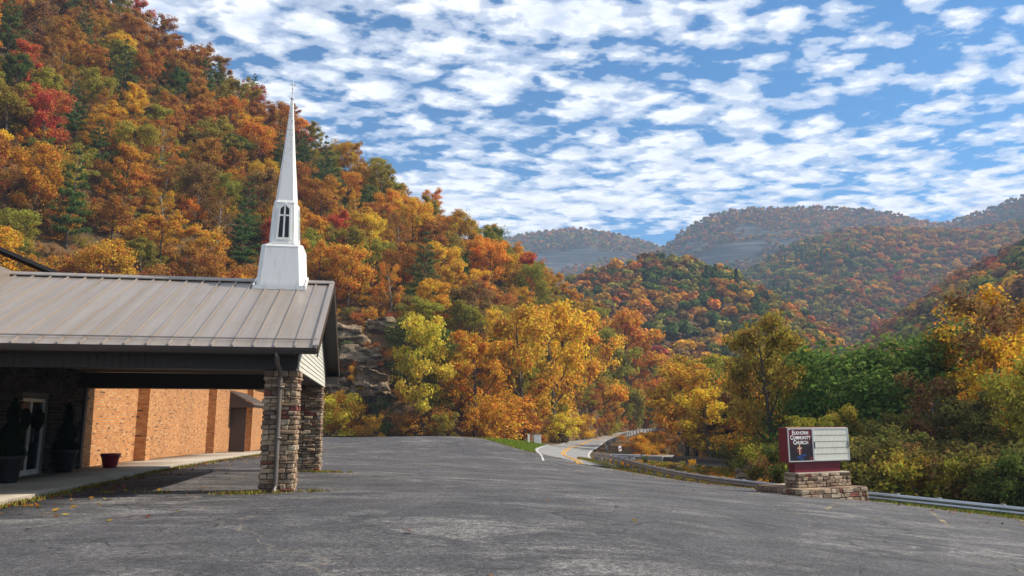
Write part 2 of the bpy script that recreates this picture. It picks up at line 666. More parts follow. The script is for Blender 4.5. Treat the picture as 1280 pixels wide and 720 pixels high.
MT = {}
MT["asphalt"] = mat_asphalt()
MT["ground"] = mat_ground()
MT["mountain"] = mat_mountain()
MT["leaf"] = mat_leaf("autumn_leaves")
MT["leaf_i"] = mat_leaf("autumn_leaves_of_the_wood", True)
MT["leaf_far"] = mat_leaf("far_crown_leaves", True, trans=0.2, hue=0.02, val=(0.7, 1.3), patch=False)
MT["brick"] = mat_brick()
MT["roof"] = mat_roof()
MT["white"] = mat_white()
MT["bark"] = mat_bark()
MT["pale_bark"] = mat_bark("pale_bark", (0.16, 0.14, 0.11), (0.38, 0.35, 0.30))
MT["rock"] = mat_rock()
MT["conc"] = mat_conc("concrete", (0.42, 0.355, 0.275))
MT["road"] = mat_conc("road_surface", (0.29, 0.28, 0.265))
MT["abut"] = mat_conc("weathered_concrete", (0.26, 0.24, 0.21))
MT["water"] = mat_water()
MT["stone"] = mat_stone("pillar_stone", [(0.0, (0.23, 0.15, 0.095)), (0.18, (0.33, 0.24, 0.16)), (0.36, (0.16, 0.11, 0.078)), (0.5, (0.40, 0.285, 0.18)), (0.66, (0.28, 0.19, 0.12)), (0.80, (0.22, 0.075, 0.055)), (0.87, (0.44, 0.34, 0.235))])
MT["stone_d"] = mat_stone("entrance_stone", [(0.0, (0.035, 0.026, 0.020)), (0.3, (0.055, 0.040, 0.030)), (0.6, (0.03, 0.024, 0.019)), (0.8, (0.065, 0.048, 0.036))])  # dark stone, lowered further so its colour carries the canopy's shade
MT["mortar"] = plain("mortar", (0.15, 0.125, 0.10), 0.95)
MT["dark"] = plain("dark_brown_trim", (0.030, 0.024, 0.022), 0.6)
MT["brown"] = plain("brown_trim_metal", (0.060, 0.045, 0.038), 0.4, 0.2)
MT["bronze"] = plain("bronze_downspout", (0.15, 0.125, 0.105), 0.4, 0.3)
MT["siding"] = plain("pale_siding", (0.55, 0.53, 0.45), 0.6, 0, 0.05)
MT["soffit"] = plain("soffit_board", (0.22, 0.18, 0.15), 0.7)
MT["maroon"] = plain("maroon_paint", (0.150, 0.008, 0.018), 0.35)
MT["alu"] = plain("pale_aluminium", (0.62, 0.61, 0.58), 0.4, 0.5, 0.05)
MT["steel"] = plain("galvanised_steel", (0.46, 0.47, 0.48), 0.38, 0.75, 0.15, 1.2)
MT["wood_post"] = plain("weathered_post", (0.20, 0.18, 0.16), 0.85)
MT["glass"] = plain("dark_door_glass", (0.012, 0.014, 0.015), 0.05, 0, 0.05, spec=0.6)
MT["yellow"] = mat_worn_paint("yellow_road_paint", (0.62, 0.30, 0.02), 0.25, 0.36)
MT["white_line"] = mat_worn_paint("white_road_paint", (0.55, 0.54, 0.50), 0.30, 0.46)
MT["faded"] = mat_worn_paint("faded_parking_paint", (0.42, 0.33, 0.19), 0.47, 0.60)
MT["grass"] = mat_leaf("grass_blades", fixed=(0.13, 0.17, 0.03), trans=0.25, hue=0.05)
MT["weeds"] = mat_leaf("dry_weeds", fixed=(0.22, 0.17, 0.035), trans=0.2, hue=0.08)
MT["fallen"] = mat_leaf("fallen_leaf", fixed=(0.30, 0.13, 0.03), trans=0.1, hue=0.05, val=(0.4, 1.2))
MT["pot_red"] = plain("glazed_red_pot", (0.20, 0.012, 0.022), 0.3)
MT["pot_dark"] = plain("dark_planter", (0.007, 0.0065, 0.006), 0.5)  # dark pot colour, deepened to put the entrance shade into it

# ------------------------------------------------------------------ terrain heights
CTRL = [(0, 0, 0), (0, -15, 0.2), (-25, -15, 0.3), (25, -15, -1.6), (0, 8, -0.12), (-8, 8, 0.0), (-12, 16, 0.02), (-13, 20, 0.02), (-14, 24, 0.0),
        (-4.9, 17, 0.02), (-6.2, 25, -0.06), (-30, 20, 0.1), (-40, 60, 0.0), (-40, 120, 0.5)]
for (px, py, Y) in [(640, 551.5, 100), (664, 555, 100), (650, 557, 88), (672, 563, 83), (600, 549, 93), (329, 569, 46), (328, 563, 63), (410, 546, 100), (520, 548, 95), (610, 549, 85), (690, 572, 66), (760, 588, 55), (745, 577, 72),
                    (892, 606, 42), (1000, 621, 29), (1090, 626, 31), (1280, 647, 27), (1280, 720, 12), (640, 640, 13.0),
                    (706, 569, 84), (707, 564, 95), (721, 557.5, 116), (740, 550.5, 148), (773, 544.5, 175), (796, 540, 190), (827, 535, 215)]:
    CTRL.append(tuple(P(px, py, Y)))
CTRL += [(45, 30, -3.0), (45, 100, -3.0), (70, 215, 0.0), (0, 215, 0.0), (-40, 215, 1.0), (45, -15, -3)]
CTRL = np.array(CTRL)


def _tps_fit(c, lam=2.0):
    n = len(c)
    d2 = ((c[:, None, :2] - c[None, :, :2]) ** 2).sum(-1)
    K = np.where(d2 > 0, 0.5 * d2 * np.log(np.maximum(d2, 1e-9)), 0) + lam * np.eye(n)
    Pm = np.hstack([np.ones((n, 1)), c[:, :2]])
    A = np.zeros((n + 3, n + 3))
    A[:n, :n], A[:n, n:], A[n:, :n] = K, Pm, Pm.T
    return np.linalg.solve(A, np.concatenate([c[:, 2], np.zeros(3)]))


_W = _tps_fit(CTRL)


def tps(X, Y):
    X = np.clip(np.asarray(X, float), -40, 60)
    Y = np.clip(np.asarray(Y, float), -15, 215)
    z = _W[-3] + _W[-2] * X + _W[-1] * Y
    for w, (cx_, cy_, _) in zip(_W, CTRL):
        d2 = (X - cx_) ** 2 + (Y - cy_) ** 2
        z = z + w * 0.5 * d2 * np.log(np.maximum(d2, 1e-9))
    return z


RAIL = [(40, 2), (30, 12), (24, 20), (18.2, 27), (13.4, 33), (11.2, 42), (9.4, 55), (8.1, 66), (7.8, 72), (8.9, 84), (10.3, 95), (13.9, 118), (19.6, 148), (25.9, 175), (34.4, 190), (43, 215), (62, 260)]
CREEK = [(36, 5), (33, 25), (29, 45), (25.5, 64), (23, 83), (23.5, 105), (29, 135), (42, 170), (60, 215)]


def pl_dist(X, Y, pl):
    """distance to a polyline and sign (+ on its right-hand side going along)"""
    X = np.asarray(X, float)
    Y = np.asarray(Y, float)
    best = np.full(X.shape, 1e9)
    sg = np.ones(X.shape)
    for (a, b) in zip(pl[:-1], pl[1:]):
        dx, dy = b[0] - a[0], b[1] - a[1]
        t = np.clip(((X - a[0]) * dx + (Y - a[1]) * dy) / (dx * dx + dy * dy), 0, 1)
        d = np.hypot(X - a[0] - t * dx, Y - a[1] - t * dy)
        cr = dx * (Y - a[1]) - dy * (X - a[0])
        m = d < best
        best = np.where(m, d, best)
        sg = np.where(m, np.where(cr < 0, 1, -1), sg)
    return best, sg


def sstep(x):
    x = np.clip(x, 0, 1)
    return x * x * (3 - 2 * x)


def gz(X, Y):
    X = np.asarray(X, float)
    Y = np.asarray(Y, float)
    z = tps(X, Y)
    d, s = pl_dist(X, Y, RAIL)
    low = -2.9 + np.clip(Y - 130, 0, 200) * 0.02
    z = np.where(s > 0, z + (np.minimum(low, z) - z) * sstep((d - 0.9) / 6.5), z)
    dc, _ = pl_dist(X, Y, CREEK)
    z = z - 1.2 * sstep(1 - (dc - 2.0) / 2.5) * sstep((d * s - 3) / 3)
    return z


def gz1(x, y):
    return float(gz(np.array([x]), np.array([y]))[0])


LOT = [(-9.6, -14), (-9.0, 8), (-8.8, 13.8)]
AL = R(10)
O = P(366, 616, 17.0)
CA, SA = math.cos(AL), math.sin(AL)


def Wp(u, v):
    return (O[0] + u * CA - v * SA, O[1] + u * SA + v * CA)


LOT = [(-20, -14), (-20, 5), Wp(-9.5, -8.5), Wp(-4.9, -8.5), Wp(-4.9, 0), Wp(-4.9, 20), Wp(-4.9, 46), Wp(-4.9, 52), Wp(-12, 53), (-30, 80), (-30, 97)] + \
      [tuple(P(px, py, Y)[:2]) for (px, py, Y) in [(410, 546, 100), (520, 547.5, 95), (585, 548, 88), (612, 550.5, 83), (640, 557, 79), (672, 565.5, 73), (700, 573, 67), (735, 583, 60)]] + \
      [(7.2, 57), (9.0, 52), (10.6, 42), (12.5, 33), (14.4, 28.2), (16.3, 24.8), (21.6, 18.0), (27.6, 10.2), (36, 1), (38, -14)]


def in_poly(X, Y, poly):
    X = np.asarray(X, float)
    Y = np.asarray(Y, float)
    r = np.zeros(X.shape, bool)
    n = len(poly)
    for i in range(n):
        x0, y0 = poly[i]
        x1, y1 = poly[(i + 1) % n]
        if y0 == y1:
            continue
        c = ((y0 > Y) != (y1 > Y)) & (X < (x1 - x0) * (Y - y0) / (y1 - y0) + x0)
        r ^= c
    return r


def edge_dist(X, Y, poly):
    d, _ = pl_dist(X, Y, list(poly) + [poly[0]])
    return d


ROADC = [(5.3, 60), (5.5, 72), (5.5, 82), (6.5, 95), (9.9, 116), (15.3, 148), (23.6, 175), (30.7, 190), (41.7, 215), (60, 255)]


def smooth_path(pts, step=1.0):
    """Catmull-Rom resampling"""
    pts = [np.array(p, float) for p in pts]
    pts = [2 * pts[0] - pts[1]] + pts + [2 * pts[-1] - pts[-2]]
    out = []
    for i in range(1, len(pts) - 2):
        p0, p1, p2, p3 = pts[i - 1:i + 3]
        n = max(2, int(np.linalg.norm(p2 - p1) / step))
        for k in range(n):
            t = k / n
            out.append(0.5 * (2 * p1 + (p2 - p0) * t + (2 * p0 - 5 * p1 + 4 * p2 - p3) * t * t + (3 * p1 - p0 - 3 * p2 + p3) * t ** 3))
    out.append(pts[-2])
    return np.array(out)


ROADP = smooth_path(ROADC, 1.0)


def ribbon(path, off0, off1, lift, hfun, nx=1):
    t = np.gradient(path, axis=0)
    t /= np.linalg.norm(t, axis=1)[:, None]
    nrm = np.stack([t[:, 1], -t[:, 0]], 1)
    vs_ = []
    for k in range(nx + 1):
        o = off0 + (off1 - off0) * k / nx
        p = path + nrm * o
        c = hfun(p[:, 0], p[:, 1]) if nx > 1 or True else 0
        vs_.append(np.column_stack([p, c + lift]))
    v = np.concatenate(vs_)
    n = len(path)
    f = []
    for k in range(nx):
        i = np.arange(n - 1)
        f.append(np.column_stack([k * n + i, (k + 1) * n + i, (k + 1) * n + i + 1, k * n + i + 1]))
    return v, np.concatenate(f)


def road_h(X, Y):
    return tps(X, Y)


# ------------------------------------------------------------------ ground sheet (polar, fine in view)
def make_ground():
    az = np.concatenate([np.arange(-180, -50, 5.0), np.arange(-50, 50, 0.35), np.arange(50, 180.1, 5.0)])
    r = np.concatenate([np.arange(0.5, 12, 0.8), np.arange(12, 130, 0.75), np.geomspace(130, 2300, 60)])
    A, Rr = np.meshgrid(np.radians(az), r)
    X, Y = Rr * np.sin(A), Rr * np.cos(A)
    Z = gz(X, Y)
    inside = in_poly(X, Y, LOT)
    Z = np.where(inside, Z - 0.16 * sstep((edge_dist(X, Y, LOT) - 0.1) / 0.8), Z)
    dr, _ = pl_dist(X, Y, [tuple(p) for p in ROADP[::4]])
    Z = Z - 0.16 * sstep((3.6 - dr) / 0.6)
    # sidewalk bed
    n, m = A.shape
    v = np.column_stack([X.ravel(), Y.ravel(), Z.ravel()])
    i, j = np.meshgrid(np.arange(n - 1), np.arange(m - 1), indexing="ij")
    a = (i * m + j).ravel()
    f = np.column_stack([a, a + 1, a + m + 1, a + m])
    me = np_mesh("ground", v, f[:, ::-1], MT["ground"], True)
    at = me.attributes.new("grass", "FLOAT", "POINT")
    d, s = pl_dist(X, Y, RAIL)
    isl = [tuple(P(*q)[:2]) for q in [(606, 548, 87), (640, 560, 75), (668, 569, 68), (690, 562, 84), (684, 554, 103), (650, 549.5, 104), (625, 548, 102)]]
    g = in_poly(X, Y, isl) * 1.0
    g = np.maximum(g, ((s > 0) & (d < 3.0) & (Y < 34)) * 0.8)
    g = np.maximum(g, ((s <= 0) & (d < 2.0) & (Y < 34)) * 0.6)
    dl = edge_dist(X, Y, LOT)
    g = np.maximum(g, ((dl < 2.2) & (Y > 78) & (X < -1)) * 0.75)
    at.data.foreach_set("value", g.ravel().astype(np.float32))
    o = link("ground", me)
    tag(o, "leaf-covered valley floor with grassy verges", "ground", kind="structure")
    return isl


ISLAND = make_ground()


def sheet(name, poly, step, lift, hfun, mat, y_lim=None):
    """grid clipped to a polygon: a triangulated sheet draped on hfun"""
    import bmesh
    xs = [p[0] for p in poly]
    ys = [p[1] for p in poly]
    bm = bmesh.new()
    vs_ = [bm.verts.new((p[0], p[1], 0)) for p in poly]
    bm.faces.new(vs_)
    x = math.floor(min(xs))
    while x < max(xs):
        bmesh.ops.bisect_plane(bm, geom=bm.verts[:] + bm.edges[:] + bm.faces[:], plane_co=(x + 0.013, 0, 0), plane_no=(1, 0, 0))
        x += step
    y = math.floor(min(ys))
    while y < max(ys):
        bmesh.ops.bisect_plane(bm, geom=bm.verts[:] + bm.edges[:] + bm.faces[:], plane_co=(0, y + 0.017, 0), plane_no=(0, 1, 0))
        y += step
    bmesh.ops.triangulate(bm, faces=bm.faces[:])
    co = np.array([v.co[:] for v in bm.verts])
    z = hfun(co[:, 0], co[:, 1]) + lift
    for v, zz in zip(bm.verts, z):
        v.co.z = zz
    # a rim going down into the soil
    rim = [e for e in bm.edges if len(e.link_faces) == 1]
    ext = bmesh.ops.extrude_edge_only(bm, edges=rim)
    for g in ext["geom"]:
        if isinstance(g, bmesh.types.BMVert):
            g.co.z -= 0.25
    bmesh.ops.recalc_face_normals(bm, faces=bm.faces[:])
    me = bpy.data.meshes.new(name)
    bm.to_mesh(me)
    bm.free()
    me.materials.append(mat)
    for p in me.polygons:
        p.use_smooth = abs(p.normal.z) > 0.7
    return link(name, me)


tag(sheet("parking_lot", LOT, 2.0, 0.03, tps, MT["asphalt"]), "cracked dark grey asphalt parking lot in front of the church", "parking lot", kind="structure")

v, f = ribbon(ROADP, -3.1, 3.1, 0.02, road_h, 8)
tag(link("road", np_mesh("road", v, f, MT["road"], True)), "pale grey two-lane road curving away beyond the lot", "road", kind="structure")
for nm, a, b, mt in (("road_edge_line", -2.95, -2.80, "white_line"), ("road_edge_line", 2.80, 2.95, "white_line"), ("road_centre_line", -0.24, -0.08, "yellow"), ("road_centre_line", 0.08, 0.24, "yellow")):
    v, f = ribbon(ROADP, a, b, 0.026 if "edge" in nm else 0.03, road_h, 1)
    v[:, 2] += 0.012
    tag(link(nm, np_mesh(nm, v, f, MT[mt], True)), "yellow centre line of the curving road" if "centre" in nm else "white edge line of the curving road", "road marking", "lines painted along the road", "structure")
# short paved pull-off by the cabinet
v, f = ribbon(smooth_path([tuple(P(662, 554.5, 104)[:2]), tuple(P(690, 555.5, 106)[:2]), (6.8, 104)], 1.0), -1.2, 1.2, 0.06, road_h, 3)
tag(link("pavement", np_mesh("pavement", v, f, MT["road"], True)), "short grey paved pull-off leading to the utility cabinet", "pavement", kind="structure")

# faded parking lines on the lot
def lot_line(p0, p1, w):
    a, b = np.array(p0), np.array(p1)
    n = max(2, int(np.linalg.norm(b - a) / 0.8))
    path = np.array([a + (b - a) * k / n for k in range(n + 1)])
    v, f = ribbon(path, -w / 2, w / 2, 0.04, tps, 1)
    return v, f


def gp(px, py, it=12):
    """ground point under a photo pixel"""
    lo, hi = 3.0, 400.0
    Y = 5.0
    prev = None
    for k in range(4000):
        Y = 3.0 * (1.0015 ** k)
        p = P(px, py, Y)
        if p[2] <= float(tps(np.array([p[0]]), np.array([p[1]]))[0]):
            return (p[0], p[1])
        if Y > 300:
            break
    return (p[0], p[1])


for (a, b) in [((926, 624), (953, 616)), ((1032, 639), (1049, 629)), ((1162, 640), (1188, 662)), ((990, 631), (1120, 637)), ((690, 580), (815, 603)), ((800, 612), (925, 622)),
               ((690, 640), (770, 622))][:6]:
    v, f = lot_line(gp(*a), gp(*b), 0.13)
    tag(link("parking_line", np_mesh("parking_line", v, f, MT["faded"])), "faded parking stripe worn into the asphalt", "parking line", "faded parking stripes", "structure")

# creek
cp = smooth_path(CREEK, 2.0)
v, f = ribbon(cp, -4.5, 4.5, 0, lambda X, Y: np.full(X.shape, -3.42) + np.clip(Y - 140, 0, 200) * 0.02, 2)
tag(link("creek", np_mesh("creek", v, f, MT["water"], True)), "shallow brown creek under the low bridge", "creek", kind="structure")

# ------------------------------------------------------------------ hills
def vnoise(X, Y, s, seed):
    """cheap smooth value noise"""
    g = np.random.default_rng(seed).random((64, 64))
    x, y = X / s, Y / s
    i, j = np.floor(x).astype(int), np.floor(y).astype(int)
    fx, fy = sstep(x - i), sstep(y - j)
    q = lambda a, b: g[a % 64, b % 64]
    return (q(i, j) * (1 - fx) + q(i + 1, j) * fx) * (1 - fy) + (q(i, j + 1) * (1 - fx) + q(i + 1, j + 1) * fx) * fy - 0.5


class Hill:
    """a slope between a foot line and a ridge line, both curves in the world"""

    def __init__(self, name, rows, tree_h, amp=0.0, nscale=40, power=1.0, seed=1, nx=160, nt=70, label="", rock=None, foot=None, back=1.5, dip=0.35):
        rows = np.array(rows, float)
        self.foot = np.array([[(r[0] - 640) / 964 * r[1], r[1]] for r in rows])
        self.ridge = np.array([P(r[0], r[2], r[3]) for r in rows])
        self.ridge[:, 2] -= tree_h
        self.z0 = np.array([gz1(*p) - 0.4 for p in self.foot]) if foot is None else np.full(len(rows), float(foot))
        self.k = np.linspace(0, 1, len(rows))
        self.amp, self.ns, self.pw, self.seed, self.dip = amp, nscale, power, seed, dip
        S, T = np.meshgrid(np.linspace(0, 1, nx), np.linspace(-0.05, back, nt), indexing="ij")
        X, Y, Z = self.at(S, T)
        v = np.column_stack([X.ravel(), Y.ravel(), Z.ravel()])
        i, j = np.meshgrid(np.arange(nx - 1), np.arange(nt - 1), indexing="ij")
        a = (i * nt + j).ravel()
        me = np_mesh(name, v, np.column_stack([a, a + nt, a + nt + 1, a + 1]), MT["mountain"], True)
        at = me.attributes.new("rock", "FLOAT", "POINT")
        self.rock = rock
        at.data.foreach_set("value", (np.zeros(X.size) if rock is None else rock(S, T, self).ravel()).astype(np.float32))
        self.o = tag(link(name, me), label, "hill", kind="structure")

    def c(self, S, col_):
        # smooth interpolation along the rows
        n = len(self.k) - 1
        x = np.clip(S, 0, 1) * n
        i = np.clip(np.floor(x).astype(int), 0, n - 1)
        t = x - i
        g = lambda q: col_[np.clip(q, 0, n)]
        p0, p1, p2, p3 = g(i - 1), g(i), g(i + 1), g(i + 2)
        return 0.5 * (2 * p1 + (p2 - p0) * t + (2 * p0 - 5 * p1 + 4 * p2 - p3) * t * t + (3 * p1 - p0 - 3 * p2 + p3) * t ** 3)

    def at(self, S, T):
        fx, fy = self.c(S, self.foot[:, 0]), self.c(S, self.foot[:, 1])
        rx, ry, rz = (self.c(S, self.ridge[:, q]) for q in range(3))
        z0 = self.c(S, self.z0)
        X, Y = fx + (rx - fx) * T, fy + (ry - fy) * T
        t1 = np.clip(T, 0, 1)
        Z = z0 + (rz - z0) * t1 ** self.pw
        Z = Z + (T < 0) * T * 40
        Z = Z - np.clip(T - 1, 0, None) * (rz - z0) * self.dip
        if self.amp:
            w = np.sin(np.pi * np.clip(T, 0, 1)) ** 0.7
            Z = Z + self.amp * w * (vnoise(X, Y, self.ns, self.seed) * 2 + vnoise(X, Y, self.ns / 2.3, self.seed + 5))
        return X, Y, Z

    def scatter(self, n, smin=0.0, smax=1.0, tmin=0.0, tmax=1.08, mind=None, seed=3):
        """points about evenly spread over the slope"""
        g = np.random.default_rng(seed)
        S, T = g.random(n * 6) * (smax - smin) + smin, g.random(n * 6) * (tmax - tmin) + tmin
        e = 1e-3
        X, Y, Z = self.at(S, T)
        X1, Y1, Z1 = self.at(S + e, T)
        X2, Y2, Z2 = self.at(S, T + e)
        ar = np.abs((X1 - X) * (Y2 - Y) - (X2 - X) * (Y1 - Y))
        keep = g.random(len(S)) < ar / np.percentile(ar, 97)
        S, T, X, Y, Z = (q[keep] for q in (S, T, X, Y, Z))
        if self.rock is not None:
            k = self.rock(S, T, self) < g.random(len(S)) * 0.8 + 0.1
            S, T, X, Y, Z = (q[k] for q in (S, T, X, Y, Z))
        if mind:
            cell, sel = {}, []
            for q in range(len(X)):
                ci, cj = int(X[q] // mind), int(Y[q] // mind)
                if all((X[q] - X[w]) ** 2 + (Y[q] - Y[w]) ** 2 >= mind * mind for a in (-1, 0, 1) for b in (-1, 0, 1) for w in cell.get((ci + a, cj + b), ())):
                    cell.setdefault((ci, cj), []).append(q)
                    sel.append(q)
                    if len(sel) >= n:
                        break
            S, T, X, Y, Z = (q[sel] for q in (S, T, X, Y, Z))
        return S[:n], T[:n], X[:n], Y[:n], Z[:n]


H_LEFT = Hill("hillside", [(-520, 60, -480, 150), (-250, 68, -280, 160), (0, 82, -110, 170), (170, 92, 0, 178), (330, 102, 100, 184), (420, 104, 165, 188), (500, 101, 212, 192),
                           (560, 101, 258, 196), (640, 114, 302, 204), (700, 131, 348, 215), (745, 164, 378, 232), (775, 188, 398, 250), (805, 208, 425, 262), (840, 232, 475, 275), (870, 258, 520, 290)],
              8.5, 3.0, 30, 0.92, 4, label="steep leaf-littered hillside rising behind the church")
H_MID = Hill("hill", [(600, 290, 430, 400), (660, 285, 380, 410), (720, 285, 342, 430), (780, 285, 324, 445), (850, 290, 317, 455), (920, 290, 338, 450), (980, 290, 372, 430), (1040, 290, 412, 400), (1100, 280, 462, 350)],
             7.5, 5.0, 45, 0.75, 8, foot=-1.0, label="rounded wooded hill standing in mid valley")
H_RIGHT = Hill("slope", [(1010, 330, 490, 430), (1060, 260, 445, 420), (1130, 215, 385, 410), (1200, 180, 342, 400), (1280, 155, 300, 385), (1400, 140, 230, 370), (1560, 130, 150, 350)],
               7.5, 4.0, 45, 0.85, 12, foot=-3.0, label="shaded wooded slope closing the valley's sunward side")


def rock_d(S, T, h):
    X, Y, Z = h.at(S, T)
    px, py = proj(X, Y, Z)
    band = ((T > 0.50) & (T < 0.865)) * 1.0
    ends = sstep((S - 0.02) / 0.06) * sstep((0.50 - S + 0.18 * (0.87 - T)) / 0.12)
    strip = np.where(np.abs(T - 0.80 - 0.05 * np.sin(S * 13)) < 0.016, 0.8, 0.0) * sstep((0.62 - S) / 0.08) * (S > 0.1)
    n = vnoise(X, Y, 60, 3) + 0.5
    veg = np.where(((T > 0.66) & (T < 0.70)) | ((T > 0.755) & (T < 0.78)), 0.25, 1.0)
    return np.clip(np.maximum(band * ends * (0.6 + 0.8 * (n > 0.32)) * veg, strip), 0, 1)


def rock_e(S, T, h):
    X, Y, Z = h.at(S, T)
    n = vnoise(X, Y, 70, 9) + 0.5
    return np.clip((T > 0.35) * (T < 0.80) * sstep((S - 0.10) / 0.1) * sstep((0.78 - S) / 0.1) * (0.5 + 0.8 * (n > 0.35)), 0, 1)


H_FRONT = Hill("foothill", [(830, 470, 430, 620), (880, 470, 372, 760), (930, 480, 335, 850), (1000, 480, 300, 910), (1080, 480, 281, 950), (1150, 480, 284, 980), (1210, 480, 284, 980), (1300, 470, 268, 960), (1420, 450, 250, 920)],
               8.5, 14, 90, 0.8, 21, foot=0.0, label="wooded foothill below the far mountain", nt=60)
H_FAR = Hill("mountain", [(770, 900, 345, 1300), (800, 900, 326, 1320), (830, 900, 305, 1350), (855, 900, 284, 1370), (885, 900, 268, 1390), (925, 900, 258, 1400), (1000, 900, 256, 1400), (1060, 900, 256, 1400),
                          (1120, 900, 264, 1400), (1175, 900, 275, 1400), (1230, 900, 259, 1380), (1285, 900, 238, 1350), (1400, 900, 205, 1300), (1560, 900, 200, 1250)],
             10, 16, 120, 0.8, 31, foot=10.0, label="far wooded mountain with grey mined benches", rock=rock_d, nx=260, nt=120)
H_FARL = Hill("ridge", [(520, 950, 340, 1600), (600, 950, 306, 1600), (645, 950, 293, 1600), (690, 950, 286, 1600), (725, 950, 284, 1600), (765, 950, 290, 1600), (800, 950, 298, 1600), (835, 950, 307, 1600), (900, 950, 320, 1600)],
              10, 14, 110, 0.8, 41, foot=10.0, label="hazy far ridge with bare grey slopes", rock=rock_e, nx=200, nt=120)

# ------------------------------------------------------------------ tree makers
def leaf_cards(cent, nrm, size, g, aspect=0.62):
    n = len(cent)
    t = g.normal(size=(n, 3))
    t -= (t * nrm).sum(1)[:, None] * nrm
    t /= np.linalg.norm(t, axis=1)[:, None] + 1e-9
    b = np.cross(nrm, t)
    s = size[:, None]
    v = np.stack([cent - t * s, cent + b * s * aspect + nrm * s * 0.15, cent + t * s, cent - b * s * aspect + nrm * s * 0.15], 1).reshape(-1, 3)
    f = np.arange(4 * n).reshape(-1, 4)
    return v, f


def unit(v):
    return v / (np.linalg.norm(v, axis=1)[:, None] + 1e-9)


def broad_tree(seed, H=10.0, spread=3.6, base=0.32, leaves=5200, size=0.20, lean=0.0, sparse=1.0, clr=1.0, stems=1, flat=0.75):
    """trunk MB + (leaf verts, faces): limbs leave a tapered trunk, leaf clumps sit along their outer ends"""
    g = np.random.default_rng(seed)
    rr = random.Random(seed)
    mb = MB()
    tips = []
    for st in range(stems):
        an0 = rr.uniform(0, 6.28)
        off = 0.0 if stems == 1 else 0.25
        bx, by = off * math.cos(an0), off * math.sin(an0)
        top = Vector((bx + lean + rr.uniform(-.6, .6) + (0 if stems == 1 else 1.4 * math.cos(an0)), by + rr.uniform(-.6, .6) + (0 if stems == 1 else 1.4 * math.sin(an0)), H * rr.uniform(.78, .88)))
        pts = []
        for k in range(7):
            t = k / 6
            pts.append(Vector((bx, by, -0.8)).lerp(top, t) + Vector((math.sin(t * 4 + seed) * .22, math.cos(t * 3.3 + seed) * .22, 0)) * (t > 0))
        r0 = 0.025 * H / math.sqrt(stems)
        mb.tube(pts, [r0 * (1 - 0.82 * k / 6) for k in range(7)], 7)
        nl = int(13 / math.sqrt(stems))
        for i in range(nl):
            t = base + (0.98 - base) * (i + rr.random() * .7) / nl
            x = t * 6
            k = min(int(x), 5)
            p = pts[k].lerp(pts[k + 1], x - k)
            an = i * 2.4 + rr.uniform(-.5, .5)
            prof = math.sin(math.pi * min(1, 0.18 + 0.80 * ((t - base) / (1 - base)) ** 0.8)) ** 0.8
            L = spread * (0.35 + 0.75 * prof) * rr.uniform(.75, 1.15)
            up = rr.uniform(.25, .75) + 0.5 * t
            d = Vector((math.cos(an), math.sin(an), up)).normalized()
            q1 = p + d * L * .5 + Vector((0, 0, -.06 * L))
            q2 = p + d * L + Vector((0, 0, .1 * L))
            rb = r0 * (1 - .8 * t) * .55
            mb.tube([p, q1, q2], [rb, rb * .65, rb * .2], 5, cap=False)
            tips += [(q1, 0.7), (q2, 1.0), (p.lerp(q2, .75), .9)]
            for w in range(3):
                a2 = an + rr.uniform(-1.1, 1.1)
                d2 = Vector((math.cos(a2), math.sin(a2), rr.uniform(-.15, .8))).normalized()
                s0 = p.lerp(q2, rr.uniform(.35, .85))
                s1 = s0 + d2 * L * rr.uniform(.3, .55)
                mb.tube([s0, s1], [rb * .4, rb * .12], 4, cap=False)
                tips += [(s1, .9), (s0.lerp(s1, .6), .7)]
        tips.append((pts[-1], 1.0))
        tips.append((pts[-1] + Vector((0.2, 0, .6)), .8))
    c = np.array([t[0][:] for t in tips])
    w = np.array([t[1] for t in tips])
    w = w * g.uniform(.35, 1.5, len(w))
    if sparse < 1:
        w *= g.random(len(w)) < sparse
    idx = g.choice(len(c), leaves, p=w / w.sum())
    rad = spread * .185 * clr * g.uniform(.6, 1.35, len(c))
    o = g.normal(size=(leaves, 3))
    o = unit(o) * (g.random(leaves) ** 0.45)[:, None]
    o[:, 2] *= flat
    cent = c[idx] + o * rad[idx][:, None] * 1.25
    cent[:, 2] = np.maximum(cent[:, 2], 0.15)
    mid = c.mean(0)
    nrm = unit(g.normal(size=(leaves, 3)) * .8 + o * 0.9 + unit(cent - mid) * .4 + np.array([0, 0, .55]))
    v, f = leaf_cards(cent, nrm, size * g.uniform(.6, 1.4, leaves), g)
    return mb, v, f


